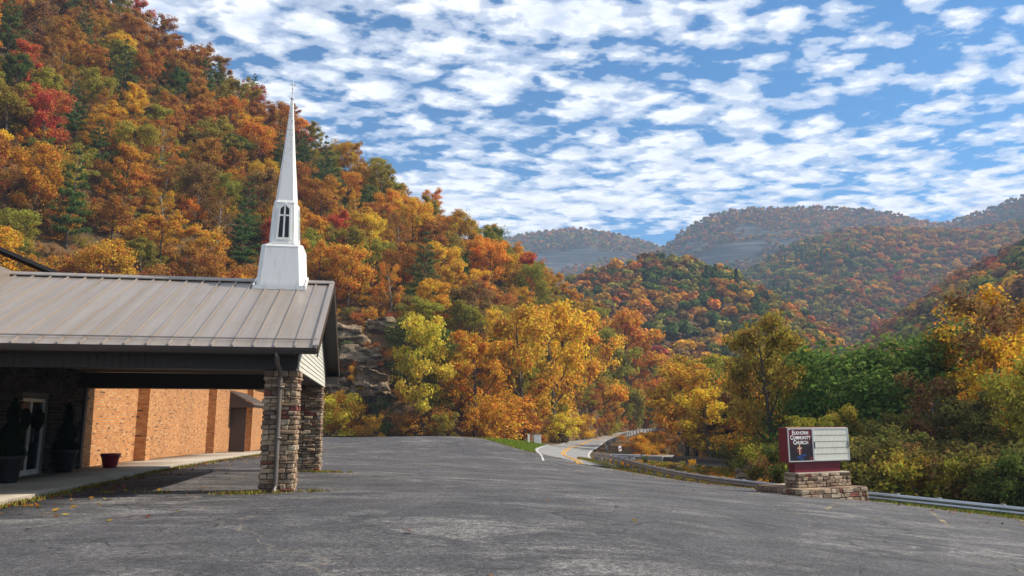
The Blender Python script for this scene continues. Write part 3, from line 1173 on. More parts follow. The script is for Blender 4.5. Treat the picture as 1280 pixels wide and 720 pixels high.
def pine_tree_mesh(seed, H=12.0, spread=3.0, leaves=5200, size=0.22):
    g = np.random.default_rng(seed)
    rr = random.Random(seed)
    mb = MB()
    bend = rr.uniform(-.6, .6)
    pts = [Vector((bend * (k / 6) ** 2, 0.2 * math.sin(k), -0.8 + (H + .6) * k / 6)) for k in range(7)]
    mb.tube(pts, [0.017 * H * (1 - .9 * k / 6) for k in range(7)], 7)
    cs, rs = [], []
    nw = 10
    for i in range(nw):
        t = .22 + .76 * i / (nw - 1)
        z = H * t
        x = t * 6
        k = min(int(x), 5)
        p = pts[k].lerp(pts[k + 1], x - k)
        L = spread * (1.06 - t) ** .7 * (1.0 if t > .35 else .75)
        nb = 6 if t < .8 else 4
        for j in range(nb):
            if rr.random() < .18:
                continue
            an = j * 6.28 / nb + i * 1.1 + rr.uniform(-.4, .4)
            LL = L * rr.uniform(.6, 1.2)
            d = Vector((math.cos(an), math.sin(an), .12 + .35 * t))
            q = p + d * LL
            mb.tube([p, q], [.03 * (1 - t) + .015, .008], 4, cap=False)
            for s in (.45, .7, .95):
                cs.append(p + d * LL * s + Vector((0, 0, .1)))
                rs.append(.26 * spread * (.6 + .5 * s) * (1.15 - t))
    cs.append(pts[-1])
    rs.append(.45)
    c = np.array([q[:] for q in cs])
    rad = np.array(rs)
    idx = g.choice(len(c), leaves, p=rad ** 1.5 / (rad ** 1.5).sum())
    o = unit(g.normal(size=(leaves, 3))) * (g.random(leaves) ** .5)[:, None]
    o[:, 2] *= .34
    cent = c[idx] + o * rad[idx][:, None] * 1.2
    nrm = unit(g.normal(size=(leaves, 3)) * .7 + np.array([0, 0, .9]))
    v, f = leaf_cards(cent, nrm, size * g.uniform(.6, 1.3, leaves), g, .30)
    return mb, v, f


def far_crown(seed, leaves=380, size=1.0, H=9.0, W=3.6, conical=False):
    g = np.random.default_rng(seed)
    k = 13
    c = unit(g.normal(size=(k, 3))) * g.uniform(.35, .85, (k, 1))
    c[:, 2] = np.abs(c[:, 2]) * .9 - .1
    idx = g.integers(0, k, leaves)
    o = unit(g.normal(size=(leaves, 3)))
    p = (c[idx] + o * .38 * g.uniform(.7, 1.1, (leaves, 1)))
    if conical:
        t = g.random(leaves) ** 1.3
        an = g.random(leaves) * 6.28
        r = (1 - t) * g.uniform(.5, 1, leaves) * .6
        p = np.column_stack([r * np.cos(an), r * np.sin(an), t * 2 - .7])
        o = unit(np.column_stack([np.cos(an), np.sin(an), np.full(leaves, .8)]))
    cent = p * np.array([W, W, H * .42]) + np.array([0, 0, H * .58])
    nrm = unit(o + g.normal(size=(leaves, 3)) * .35 + np.array([0, 0, .35]))
    v, f = leaf_cards(cent, nrm, size * g.uniform(.6, 1.3, leaves), g, .8)
    return v, f


class Proto:
    def __init__(self, mb, v, f, name, leafmat, barkmat):
        me = bpy.data.meshes.new("trunk_" + name)
        me.from_pydata(mb.v, [], mb.f)
        me.materials.append(barkmat)
        me.polygons.foreach_set("use_smooth", [True] * len(mb.f))
        self.trunk = me
        self.crown = np_mesh("crown_" + name, v, f, leafmat)


BROAD = []
for k in range(9):
    BROAD.append(Proto(*broad_tree(100 + k, H=10, spread=(3.2, 3.7, 4.1)[k % 3], base=(.22, .32, .40)[k % 3], leaves=8200, size=.135, flat=.6, clr=(1.15, 1.3, 1.0)[k % 3], sparse=(.9, .8, .85)[k % 3]), "broad", MT["leaf"], MT["bark"]))
THIN = [Proto(*broad_tree(200 + k, H=10, spread=3.0, base=.25, leaves=5000, size=.10, sparse=.7, clr=.9), "thin", MT["leaf"], MT["pale_bark"]) for k in range(3)]
PINE = [Proto(*pine_tree_mesh(300 + k, H=12, spread=(3.2, 3.8)[k % 2]), "pine", MT["leaf"], MT["bark"]) for k in range(4)]
BUSH = [Proto(*broad_tree(400 + k, H=3.4, spread=1.7, base=.05, leaves=5500, size=.085, stems=4, clr=1.15), "bush", MT["leaf"], MT["bark"]) for k in range(4)]


def place(proto, name, label, cat, x, y, z, s, rz, colr, group, sz=None):
    r = bpy.data.objects.new(name, None)
    r.empty_display_size = .3
    r.location = (x, y, z)
    r.rotation_euler = (0, 0, rz)
    r.scale = (s, s, s if sz is None else sz)
    col.objects.link(r)
    tag(r, label, cat, group)
    a = bpy.data.objects.new("trunk", proto.trunk)
    b = bpy.data.objects.new("crown", proto.crown)
    b.color = (*colr, 1)
    for q in (a, b):
        q.parent = r
        col.objects.link(q)
    return r


PAL = {  # leaf colours
    "rust": (0.25, 0.098, 0.024), "orange": (0.38, 0.155, 0.022), "gold": (0.46, 0.245, 0.026), "olive": (0.195, 0.160, 0.027), "green": (0.075, 0.095, 0.022),
    "red": (0.30, 0.055, 0.025), "brown": (0.17, 0.088, 0.034), "pine": (0.070, 0.092, 0.028), "yellow": (0.46, 0.33, 0.035), "amber": (0.36, 0.185, 0.024)}
WORD = {"rust": "rust-brown", "orange": "bright orange", "gold": "golden", "olive": "olive-green", "green": "deep green", "red": "crimson", "brown": "dull brown", "pine": "dark green",
        "yellow": "lemon yellow", "amber": "amber"}


def jitter(c, g, a=.16):
    k = 1 + g.uniform(-a, a)
    return tuple(min(.8, max(.004, x * 1.75 * k * (1 + g.uniform(-.1, .1)))) for x in c)


def scatter_gn(name, X, Y, Z, scales, cols, idx, protos, label, cat, group=None, tilt=0.0):
    """one mass of instanced trees, kind stuff"""
    me = bpy.data.meshes.new(name)
    n = len(X)
    me.vertices.add(n)
    me.vertices.foreach_set("co", np.column_stack([X, Y, Z]).astype(np.float32).ravel())
    g = np.random.default_rng(n)
    a = me.attributes.new("size", "FLOAT", "POINT")
    a.data.foreach_set("value", np.asarray(scales, np.float32))
    a = me.attributes.new("turn", "FLOAT_VECTOR", "POINT")
    rot = np.column_stack([g.uniform(-tilt, tilt, n), g.uniform(-tilt, tilt, n), g.uniform(0, 6.28, n)]).astype(np.float32)
    a.data.foreach_set("vector", rot.ravel())
    a = me.attributes.new("pick", "INT", "POINT")
    a.data.foreach_set("value", np.asarray(idx, np.int32))
    a = me.attributes.new("tint", "FLOAT_COLOR", "POINT")
    a.data.foreach_set("color", np.column_stack([cols, np.ones(n)]).astype(np.float32).ravel())
    me.update()
    o = link(name, me)
    pc = bpy.data.collections.new(name + "_kinds")
    for k, pm in enumerate(protos):
        po = bpy.data.objects.new(f"{name}_kind_{k:02d}", pm)
        pc.objects.link(po)
    ng = bpy.data.node_groups.new(name + "_nodes", "GeometryNodeTree")
    ng.interface.new_socket("Geometry", in_out="INPUT", socket_type="NodeSocketGeometry")
    ng.interface.new_socket("Geometry", in_out="OUTPUT", socket_type="NodeSocketGeometry")
    nd, lk = ng.nodes, ng.links
    gi, go = nd.new("NodeGroupInput"), nd.new("NodeGroupOutput")
    ci = nd.new("GeometryNodeCollectionInfo")
    ci.inputs["Collection"].default_value = pc
    ci.inputs["Separate Children"].default_value = True
    ci.inputs["Reset Children"].default_value = True
    iop = nd.new("GeometryNodeInstanceOnPoints")
    iop.inputs["Pick Instance"].default_value = True
    mtp = nd.new("GeometryNodeMeshToPoints")
    lk.new(gi.outputs[0], mtp.inputs[0])
    lk.new(mtp.outputs[0], iop.inputs["Points"])
    lk.new(ci.outputs[0], iop.inputs["Instance"])

    def na(nm, ty):
        q = nd.new("GeometryNodeInputNamedAttribute")
        q.data_type = ty
        q.inputs[0].default_value = nm
        return q.outputs[0]
    lk.new(na("pick", "INT"), iop.inputs["Instance Index"])
    lk.new(na("turn", "FLOAT_VECTOR"), iop.inputs["Rotation"])
    lk.new(na("size", "FLOAT"), iop.inputs["Scale"])
    lk.new(iop.outputs[0], go.inputs[0])
    md = o.modifiers.new("scatter", "NODES")
    md.node_group = ng
    tag(o, label, cat, group, "stuff")
    return o


def merged_proto(mb, v, f, leafmat, barkmat, name):
    """trunk and crown in one mesh, for the mass of a wood"""
    v0 = np.array(mb.v, np.float32)
    me = bpy.data.meshes.new(name)
    allv = [tuple(q) for q in mb.v] + [tuple(q) for q in v]
    n0 = len(mb.v)
    me.from_pydata(allv, [], list(mb.f) + [tuple(int(i) + n0 for i in q) for q in f])
    me.materials.append(barkmat)
    me.materials.append(leafmat)
    me.polygons.foreach_set("material_index", [0] * len(mb.f) + [1] * len(f))
    me.update()
    return me


WOOD = [merged_proto(*broad_tree(500 + k, H=9, spread=3.4, base=.2, leaves=4200, size=.19, flat=.55), MT["leaf_i"], MT["bark"], "wood_tree") for k in range(5)]
WOOD += [merged_proto(*pine_tree_mesh(520, H=11, spread=3.2, leaves=2600, size=.28), MT["leaf_i"], MT["bark"], "wood_tree")]
UNDER = [merged_proto(*broad_tree(540 + k, H=2.6, spread=1.5, base=.05, leaves=2200, size=.095, stems=3, clr=1.2), MT["leaf_i"], MT["bark"], "bush") for k in range(4)]
FARP = []
for k in range(6):
    v, f = far_crown(600 + k)
    FARP.append(np_mesh("far_crown", v, f, MT["leaf_far"]))
for k in range(2):
    v, f = far_crown(620 + k, H=12, W=3.0, conical=True)
    FARP.append(np_mesh("far_crown", v, f, MT["leaf_far"]))


def pick_cols(g, n, names, weights, X=None, Y=None, scale=60, seed=1, a=.16):
    w = np.array(weights, float)
    w /= w.sum()
    r = g.random(n)
    if X is not None:
        r = np.clip(.45 * r + .55 * (vnoise(X, Y, scale, seed) * 1.5 + .5), 0, .999)
    k = np.searchsorted(np.cumsum(w), r)
    k = np.clip(k, 0, len(names) - 1)
    sh = g.random(n) < .5
    k = np.where(sh, g.choice(len(names), n, p=w), k)
    return np.array([jitter(PAL[names[q]], g, a) for q in k]), k


# ------------------------------------------------------------------ the wooded hillside behind the church
def in_view(X, Y, Z, h=10, mx=90):
    px, py = proj(X, Y, Z)
    _, pt = proj(X, Y, Z + h)
    return (px > -mx) & (px < 1280 + mx) & (pt < 760) & (py > -20) & (Y > 5)


def hillside_zone(px, fr):
    band = "on the skyline ridge" if fr < .16 else "high up the hillside" if fr < .42 else "halfway up the hillside" if fr < .68 else "low on the hillside" if fr < .88 else "at the hill foot"
    zone = ("over the canopy roof's far end" if px < 110 else "above the long metal roof" if px < 215 else "just beside the steeple" if px < 325 else "behind the white steeple" if px < 400 else
            "above the rock outcrop" if px < 480 else "beyond the lot's far edge" if px < 560 else "above the grass island" if px < 640 else "above the utility cabinet" if px < 705 else "above the road bend")
    return band, zone


def left_wood():
    g = np.random.default_rng(77)
    S, T, X, Y, Z = H_LEFT.scatter(1150, 0.05, .99, 0.02, 1.1, 4.3, 5)
    Z = Z - .2
    ok = in_view(X, Y, Z)
    # keep clear of the cliff
    px, py = proj(X, Y, Z)
    pt = proj(X, Y, Z + 8)[1]
    ok &= ~((px > 405) & (px < 505) & (py > 415) & (py < 560))
    # hidden behind the church for good
    ok &= ~((px < 300) & (pt > 372))
    S, T, X, Y, Z, px, py = (q[ok] for q in (S, T, X, Y, Z, px, py))
    order = np.argsort(Y)
    # visible size: trees at the foot and every skyline tree show most
    rank = Y + 25 * (np.abs(T - .5) < .3) * g.random(len(Y))
    rank = rank + 1000 * ((px < 395) & (proj(X, Y, Z + 8)[1] > 345))
    order = np.argsort(rank)
    ind, rest = order[:285], order[285:]
    NM = ["pine", "olive", "green", "rust", "orange", "red", "amber", "gold", "brown"]
    recs = []
    kinds = np.zeros(len(X), int)
    for q in range(len(X)):
        low = px[q] > 440 and T[q] < .55
        if px[q] < 440:
            w = [.11, .18, .05, .27, .16, .06, .11, .03, .03]
        elif low:
            w = [.09, .23, .08, .08, .12, .02, .17, .18, .03]
        else:
            w = [.07, .18, .05, .20, .21, .03, .14, .09, .03]
        kinds[q] = g.choice(9, p=np.array(w) / sum(w))
    for q in ind:
        nm = NM[kinds[q]]
        s = g.uniform(.72, 1.12) * (.85 if T[q] > .9 else 1)
        c = jitter(PAL[nm], g)
        band, zone = hillside_zone(px[q], T[q])
        if nm == "pine":
            pr, name, cat, what = PINE[g.integers(4)], "pine_tree", "pine tree", "layered pine"
        elif g.random() < .13:
            pr, name, cat, what = THIN[g.integers(3)], "autumn_tree", "tree", "half-bare tree"
        else:
            pr, name, cat, what = BROAD[g.integers(9)], "autumn_tree", "tree", "leafy tree"
        recs.append([q, pr, name, f"{WORD[nm]} {what} {band} {zone}", cat, s, c, py[q]])
    by = {}
    for r in recs:
        by.setdefault(r[3], []).append(r)
    for lab, rs in by.items():
        rs.sort(key=lambda r: r[7])
        if len(rs) == 2:
            rs[0][3] = "higher " + lab
            rs[1][3] = "lower " + lab
        elif len(rs) == 3:
            for r, wd in zip(rs, ("highest ", "middle ", "lowest ")):
                r[3] = wd + lab
    for q, pr, name, lab, cat, s, c, _ in recs:
        place(pr, name, lab, cat, X[q], Y[q], Z[q], s * g.uniform(.9, 1.08), g.uniform(0, 6.28), c, "trees on the steep hillside", s * g.uniform(.88, 1.3))
    cols = np.array([jitter(PAL[NM[kinds[q]]], g) for q in rest])
    idx = np.where(kinds[rest] == 0, 5, g.integers(0, 5, len(rest)))
    scatter_gn("wood", X[rest], Y[rest], Z[rest], g.uniform(.75, 1.15, len(rest)), cols, idx, WOOD, "mass of autumn trees filling in the steep hillside", "wood")
    print("left wood", len(X), len(rest))
    S, T, X, Y, Z = H_LEFT.scatter(2600, .12, .99, 0.0, 1.0, 1.8, 15)
    px, py = proj(X, Y, Z)
    ok = in_view(X, Y, Z, 3) & ~((px < 300) & (py > 400)) & ~((px > 405) & (px < 492) & (py > 420) & (py < 510))
    X, Y, Z, T = X[ok], Y[ok], Z[ok], T[ok]
    cols, _ = pick_cols(g, len(X), ["rust", "olive", "brown", "orange", "amber", "red", "green"], [.24, .22, .2, .14, .12, .04, .04])
    scatter_gn("undergrowth", X, Y, Z - .1, g.uniform(.6, 1.3, len(X)), cols, g.integers(0, 4, len(X)), UNDER, "tangled autumn undergrowth beneath the hillside trees", "undergrowth")


left_wood()


def far_wood(h, n, mind, names, weights, label, seed, sc=(.7, 1.2), smin=0, smax=1, nscale=60, tmin=.02):
    g = np.random.default_rng(seed)
    S, T, X, Y, Z = h.scatter(n, smin, smax, tmin, 1.06, mind, seed)
    ok = in_view(X, Y, Z, 10, 60)
    X, Y, Z = X[ok], Y[ok], Z[ok]
    cols, k = pick_cols(g, len(X), names, weights, X, Y, nscale, seed)
    con = np.isin(np.array(names)[k], ["pine"])
    idx = np.where(con, g.integers(6, 8, len(X)), g.integers(0, 6, len(X)))
    scatter_gn("far_wood", X, Y, Z - .4, g.uniform(*sc, len(X)), cols, idx, FARP, label, "wood")
    print("far wood", len(X))


FN = ["pine", "green", "olive", "brown", "rust", "amber", "orange", "gold", "red"]
far_wood(H_MID, 3600, 4.6, FN, [0, .26, .17, .09, .14, .14, .13, .05, .02], "mottled green and orange wood covering the rounded mid-valley hill", 51, (.5, 1.2))
far_wood(H_RIGHT, 3400, 4.6, FN, [0, .2, .27, .2, .11, .12, .06, .03, .01], "olive and brown wood covering the shaded valley slope", 52, (.5, 1.2))
far_wood(H_FRONT, 11000, 4.9, FN, [0, .22, .22, .15, .14, .14, .09, .02, .02], "orange and olive wood over the foothill below the mountain", 53, (.5, 1.2), nscale=110)
far_wood(H_FAR, 13000, 5.6, FN, [0, .18, .20, .18, .2, .13, .09, .01, .01], "hazy wood along the crest of the far mountain", 54, (.55, 1.25), tmin=.3, nscale=150)
far_wood(H_FARL, 6000, 8.0, FN, [0, .16, .2, .2, .2, .14, .08, .01, .01], "hazy wood on the crest of the farthest ridge", 55, (.9, 1.5), smax=.95, tmin=.3, nscale=150)


# ------------------------------------------------------------------ creekside trees, one by one
VINE = [Proto(*broad_tree(700 + k, H=8, spread=3.6, base=.06, leaves=17000, size=.115, stems=3, clr=1.35, flat=.6), "vine", MT["leaf"], MT["bark"]) for k in range(2)]
PAL["vine"] = (0.090, 0.128, 0.028)
PAL["ivy"] = (0.140, 0.175, 0.030)
PAL["bronze"] = (0.215, 0.160, 0.030)
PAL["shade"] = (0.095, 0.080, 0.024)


def creek_trees():
    g = np.random.default_rng(5)
    rows = [
        # px, depth, top py, proto kind, colour, width, label
        (856, 108, 462, "B", "amber", 1.15, "spreading amber tree on the creek bank beyond the road's guardrail"),
        (872, 122, 452, "B", "amber", 1.1, "rounded amber tree behind the low concrete bridge's near end"),
        (888, 100, 492, "B", "gold", 1.1, "low golden tree over the middle of the creek bridge"),
        (905, 116, 455, "B", "olive", 1.0, "olive-gold tree standing over the creek bridge"),
        (932, 104, 470, "B", "amber", 1.0, "amber tree at the far end of the creek bridge"),
        (848, 140, 478, "T", "rust", 1.2, "thin rust-brown tree where the road disappears round the bend"),
        (962, 62, 404, "B", "bronze", .78, "tallest creekside tree, olive turning brown, above the church sign's near end"),
        (990, 67, 432, "B", "olive", .8, "olive tree with green ivy just behind the tallest creekside tree"),
        (945, 72, 470, "B", "amber", .8, "amber-olive tree at the near side of the tallest creekside tree"),
        (1030, 62, 456, "V", "vine", 1.05, "green vine-smothered tree directly above the church sign's white board"),
        (1095, 58, 434, "V", "vine", 1.2, "highest green vine-smothered tree beyond the church sign"),
        (1148, 62, 452, "V", "vine", .85, "green vine-smothered tree farthest along from the church sign"),
        (1064, 59, 466, "V", "ivy", .8, "shorter yellow-green vine-smothered tree between the two tallest ones"),
        (1126, 55, 462, "V", "ivy", .75, "narrow yellow-green vine-smothered tree next to the highest one"),
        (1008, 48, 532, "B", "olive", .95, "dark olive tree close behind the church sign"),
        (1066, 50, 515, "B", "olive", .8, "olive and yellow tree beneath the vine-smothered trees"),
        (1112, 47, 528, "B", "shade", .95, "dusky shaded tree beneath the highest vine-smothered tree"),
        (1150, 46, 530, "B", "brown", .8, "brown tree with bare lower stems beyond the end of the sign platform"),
        (1178, 50, 470, "T", "brown", 1.0, "sparse brown tree between the vines and the golden trees"),
        (1212, 56, 424, "B", "gold", .8, "golden tree behind the long guardrail"),
        (1240, 52, 372, "T", "gold", 1.0, "thin tall golden tree showing its stems above the long guardrail"),
        (1274, 48, 372, "T", "brown", 1.0, "tall thin brown tree at the end of the creekside row"),
        (1296, 44, 440, "B", "gold", .9, "amber tree at the end of the creekside row"),
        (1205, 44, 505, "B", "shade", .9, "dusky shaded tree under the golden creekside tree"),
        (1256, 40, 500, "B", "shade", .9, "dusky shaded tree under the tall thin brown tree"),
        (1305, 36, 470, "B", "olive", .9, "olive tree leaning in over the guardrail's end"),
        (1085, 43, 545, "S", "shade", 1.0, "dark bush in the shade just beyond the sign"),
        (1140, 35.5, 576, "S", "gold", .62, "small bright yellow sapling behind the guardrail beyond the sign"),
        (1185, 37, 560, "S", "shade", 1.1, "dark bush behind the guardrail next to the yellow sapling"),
        (1226, 32.5, 578, "S", "olive", .85, "yellow-green bush reaching over the guardrail"),
        (1262, 30, 590, "S", "green", 1.0, "low green bush against the guardrail"),
        (1300, 30, 575, "S", "green", 1.0, "green bush at the guardrail's end"),
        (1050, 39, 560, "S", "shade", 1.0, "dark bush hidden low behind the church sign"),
        (992, 43, 562, "S", "green", .9, "green bush at the sign's near end above the creek"),
        (797, 98, 548, "S", "orange", 1.2, "orange bush in the bend of the guardrail"),
        (815, 92, 556, "S", "orange", 1.1, "second orange bush toward the bridge from the guardrail bend"),
        (806, 108, 543, "S", "amber", 1.2, "amber bush beside the road's guardrail"),
        (832, 97, 548, "S", "rust", 1.0, "rust-brown bush beside the bridge abutment"),
        (862, 76, 577, "S", "gold", .7, "low golden bush before the bridge deck"),
        (805, 80, 571, "S", "green", .6, "low green weeds bush behind the curved guardrail"),
    ]
    K = {"B": BROAD, "T": THIN, "V": VINE, "S": BUSH}
    HH = {"B": 9.2, "T": 9.2, "V": 7.6, "S": 3.1}
    for (px, Y, top, kd, cn, wf, lab) in rows:
        p = P(px, 540, Y)
        z = gz1(p[0], p[1])
        H = max(.8, P(px, top, Y)[2] - z)
        s = H / HH[kd]
        w = s * wf
        pr = K[kd][g.integers(len(K[kd]))]
        nm = {"B": "autumn_tree", "T": "autumn_tree", "V": "vine_covered_tree", "S": "bush"}[kd]
        place(pr, nm, lab, {"S": "bush"}.get(kd, "tree"), p[0], p[1], z, w, g.uniform(0, 6.28), jitter(PAL[cn], g, .1),
              {"S": "bushes along the creek and guardrail", "V": "vine-smothered trees beyond the sign"}.get(kd, "trees along the creek"), s)
    # bushes at the hill foot, beyond the lot
    rows = [(417, 99, 500, "yellow", 1.1, "yellow bush at the hill foot just past the far pillar"), (433, 101, 497, "gold", .9, "golden bush at the hill foot beneath the rock outcrop"),
            (470, 98, 522, "gold", .8, "golden bush by the lot's far edge beneath the rock outcrop"), (478, 100, 530, "green", .8, "dark green bush at the foot of the tall yellow tree"),
            (505, 100, 525, "rust", .9, "rust-brown bush at the lot's far edge beside the tall yellow tree"), (560, 99, 520, "olive", .9, "olive bush at the lot's far edge past the tall yellow tree"),
            (600, 102, 515, "orange", 1.2, "orange bush at the lot's far corner"), (640, 108, 500, "amber", 1.3, "big amber bush behind the grass island"), (622, 106, 520, "gold", .9, "golden bush before the big amber bush"),
            (668, 114, 518, "rust", .9, "rust-brown bush behind the utility cabinet"), (700, 128, 520, "yellow", 1.0, "yellow-green bush above the road shoulder"), (726, 150, 522, "gold", 1.0, "golden bush above the road's outer bend"),
            (446, 104, 462, "amber", .7, "amber bush growing on the outcrop below the overhanging ledge"), (470, 107, 432, "rust", .8, "rust-brown bush on top of the overhanging rock ledge"), (435, 105, 452, "rust", .7, "rust-brown bush in a cleft of the outcrop by the gable"),
            (540, 101, 530, "amber", .8, "amber bush low at the middle of the lot's far edge")]
    for (px, Y, top, cn, wf, lab) in rows:
        p = P(px, 545, Y)
        z = gz1(p[0], p[1])
        if top < 470 and px < 475:
            z = float(P(px, top + 26, Y)[2])
        H = max(.8, P(px, top, Y)[2] - z)
        s = H / 3.1
        place(BUSH[g.integers(4)], "bush", lab, "bush", p[0], p[1], z, s * wf, g.uniform(0, 6.28), jitter(PAL[cn], g, .1), "bushes at the foot of the hillside", s)
    for (px, Y, top, cn, wf, lab) in [(528, 101, 405, "yellow", .78, "tall lemon yellow tree with a pale stem at the lot's far edge"), (590, 104, 420, "amber", .85, "tall amber tree at the lot's far edge"),
                                      (652, 116, 392, "amber", .85, "amber tree standing tall above the grass island"), (690, 134, 388, "gold", .85, "golden tree above the utility cabinet at the road"),
                                      (735, 168, 400, "gold", .9, "golden tree over the road's outer bend"), (793, 205, 398, "orange", .9, "bright rust-orange tree where the road vanishes"),
                                      (765, 190, 420, "olive", .9, "olive tree over the far stretch of road")]:
        p = P(px, 545, Y)
        z = gz1(p[0], p[1])
        s = (P(px, top, Y)[2] - z) / 9.2
        place(BROAD[3 * g.integers(3)], "autumn_tree", lab, "tree", p[0], p[1], z, s * wf, g.uniform(0, 6.28), jitter(PAL[cn], g, .08), "trees at the foot of the hillside", s)
    # valley-floor wood filling in behind
    Xr, Yr = g.uniform(8, 140, 5200), g.uniform(92, 330, 5200)
    px = 640 + 964 * Xr / Yr
    d, sgn = pl_dist(Xr, Yr, RAIL)
    dc, _ = pl_dist(Xr, Yr, CREEK)
    ok = (px > np.where(Yr < 225, 842, 815)) & (px < 1330) & (sgn > 0) & (d > 6) & (dc > 4.5)
    Xr, Yr = Xr[ok], Yr[ok]
    cell, sel = {}, []
    for q in range(len(Xr)):
        k = (int(Xr[q] // 4.5), int(Yr[q] // 4.5))
        if k not in cell:
            cell[k] = 1
            sel.append(q)
    Xr, Yr = Xr[sel], Yr[sel]
    cols, k = pick_cols(g, len(Xr), ["amber", "olive", "brown", "rust", "gold", "orange", "green"], [.26, .2, .12, .12, .16, .08, .06])
    scatter_gn("wood", Xr, Yr, gz(Xr, Yr) - .2, g.uniform(.65, 1.05, len(Xr)), cols, g.integers(0, 5, len(Xr)), WOOD, "mass of amber trees filling the valley floor beyond the creek", "wood")
    # low growth on the banks
    Xr, Yr = g.uniform(6, 70, 4200), g.uniform(16, 130, 4200)
    d, sgn = pl_dist(Xr, Yr, RAIL)
    dc, _ = pl_dist(Xr, Yr, CREEK)
    px = 640 + 964 * Xr / Yr
    ok = (sgn > 0) & (d > np.where(Yr > 70, 6.5, 4.2)) & (dc > 4.6) & (px < 1400) & ~((px > 780) & (px < 962) & (Yr < 84) & (d < 12)) & ~((px > 780) & (px < 962) & (Yr < 99) & (Yr > 80))
    Xr, Yr = Xr[ok], Yr[ok]
    Xw, Yw = g.uniform(6, 30, 1500), g.uniform(40, 84, 1500)
    dw, sw = pl_dist(Xw, Yw, RAIL)
    dcw, _ = pl_dist(Xw, Yw, CREEK)
    kw = (sw > 0) & (dw > 1.3) & (dw < 12) & (dcw > 4.6)
    Xw, Yw = Xw[kw], Yw[kw]
    colw, _ = pick_cols(g, len(Xw), ["olive", "amber", "green", "orange", "brown"], [.25, .25, .2, .15, .15])
    scatter_gn("undergrowth", Xw, Yw, gz(Xw, Yw) - .03, g.uniform(.07, .19, len(Xw)), colw, g.integers(0, 4, len(Xw)), UNDER, "low autumn weeds on the creek bank behind the guardrail", "undergrowth")
    nearfar = Yr > 75
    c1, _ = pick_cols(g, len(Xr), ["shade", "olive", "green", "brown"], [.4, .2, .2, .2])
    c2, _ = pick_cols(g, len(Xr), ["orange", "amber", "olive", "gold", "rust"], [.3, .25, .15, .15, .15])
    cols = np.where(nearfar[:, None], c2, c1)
    scatter_gn("undergrowth", Xr, Yr, gz(Xr, Yr) - .05, g.uniform(.5, 1.2, len(Xr)) * np.where(nearfar, .8, 1), cols, g.integers(0, 4, len(Xr)), UNDER, "low tangled growth covering the creek banks", "undergrowth")


creek_trees()

# ------------------------------------------------------------------ rock
def boulder(name, c, size, seed, label, cat="rock", group=None, rough=.22, mat="rock", n=22, rz=0.0):
    g = np.random.default_rng(seed)
    vs_, fs, key = [], [], {}
    for ax in range(3):
        for sg in (-1, 1):
            for i in range(n):
                for j in range(n):
                    q = []
                    for (a, b) in ((i, j), (i + 1, j), (i + 1, j + 1), (i, j + 1)):
                        p = [0, 0, 0]
                        p[ax], p[(ax + 1) % 3], p[(ax + 2) % 3] = sg, 2 * a / n - 1, 2 * b / n - 1
                        kk = tuple(round(w, 4) for w in p)
                        if kk not in key:
                            key[kk] = len(vs_)
                            vs_.append(p)
                        q.append(key[kk])
                    fs.append(q if sg > 0 else q[::-1])
    v = np.array(vs_, float)
    l = np.linalg.norm(v, axis=1)[:, None]
    v = v * (.45 + .55 / l)
    w = v * np.array(size)
    nz = lambda s, k: np.stack([vnoise(w[:, 0] + 3 * w[:, 2] + k * 11, w[:, 1] * 1.0 - 2 * w[:, 2] + k * 7, s, seed + k + q) for q in range(3)], 1)
    m = float(np.mean(size))
    d = nz(m * .9, 1) * m * rough * 2.2 + nz(m * .35, 4) * m * rough + nz(m * .13, 8) * m * rough * .4
    lay = np.round(w[:, 2] / (m * .28)) * (m * .28)
    w[:, 2] = w[:, 2] * .5 + lay * .5
    st = vnoise(lay * 9.1 + seed, lay * 3.3, 1.0, seed) * m * .25
    w = w + d
    w[:, :2] *= (1 + st / m * .6)[:, None]
    ca, sa = math.cos(rz), math.sin(rz)
    w[:, :2] = np.column_stack([w[:, 0] * ca - w[:, 1] * sa, w[:, 0] * sa + w[:, 1] * ca])
    me = np_mesh(name, w, np.array(fs), MT[mat], False)
    o = link(name, me)
    o.location = tuple(c)
    return tag(o, label, cat, group)


for k, (px, py, Y, sz, lab) in enumerate([
        (452, 448, 108, (3.2, 2.6, 1.7), "big overhanging ledge of pale rock beside the canopy gable"),
        (432, 424, 111, (2.6, 2.6, 1.8), "upper pale rock block of the outcrop by the gable peak"),
        (460, 482, 106, (2.6, 2.2, 2.0), "dark cracked rock block beneath the overhanging ledge"),
        (432, 492, 106.5, (2.2, 2.2, 2.0), "brown rock block low at the outcrop beside the far pillar"),
        (478, 408, 114, (1.7, 2.0, 1.0), "small rock slab at the top of the outcrop")]):
    boulder("rock_ledge", P(px, py, Y), sz, 40 + k, lab, "rock", "ledges of the rock outcrop", .30, rz=.3 * k)
g_ = np.random.default_rng(9)
for k, (px, py, Y, s) in enumerate([(938, 594, 60, .9), (950, 590, 62, 1.1), (961, 597, 57, .8), (930, 600, 56, .6), (945, 602, 54, .6), (884, 594, 70, .5), (862, 589, 70, .6), (845, 586, 72, .5)]):
    p = P(px, py, Y)
    boulder("creek_rock", p, (s * 1.2, s, s * .65), 70 + k, ("pale rock on the creek bank behind the guardrail before the sign" if k < 5 else "pale rock on the weedy bank in front of the bridge"), "rock",
            "rocks on the creek bank" if k < 5 else "rocks before the bridge", .2, n=9)
p = P(697, 547, 128)
boulder("fallen_rock", p, (2.2, 1.0, .8), 91, "grey slanting rock at the hill foot beside the road", "rock", None, .2, n=12, rz=-.5)

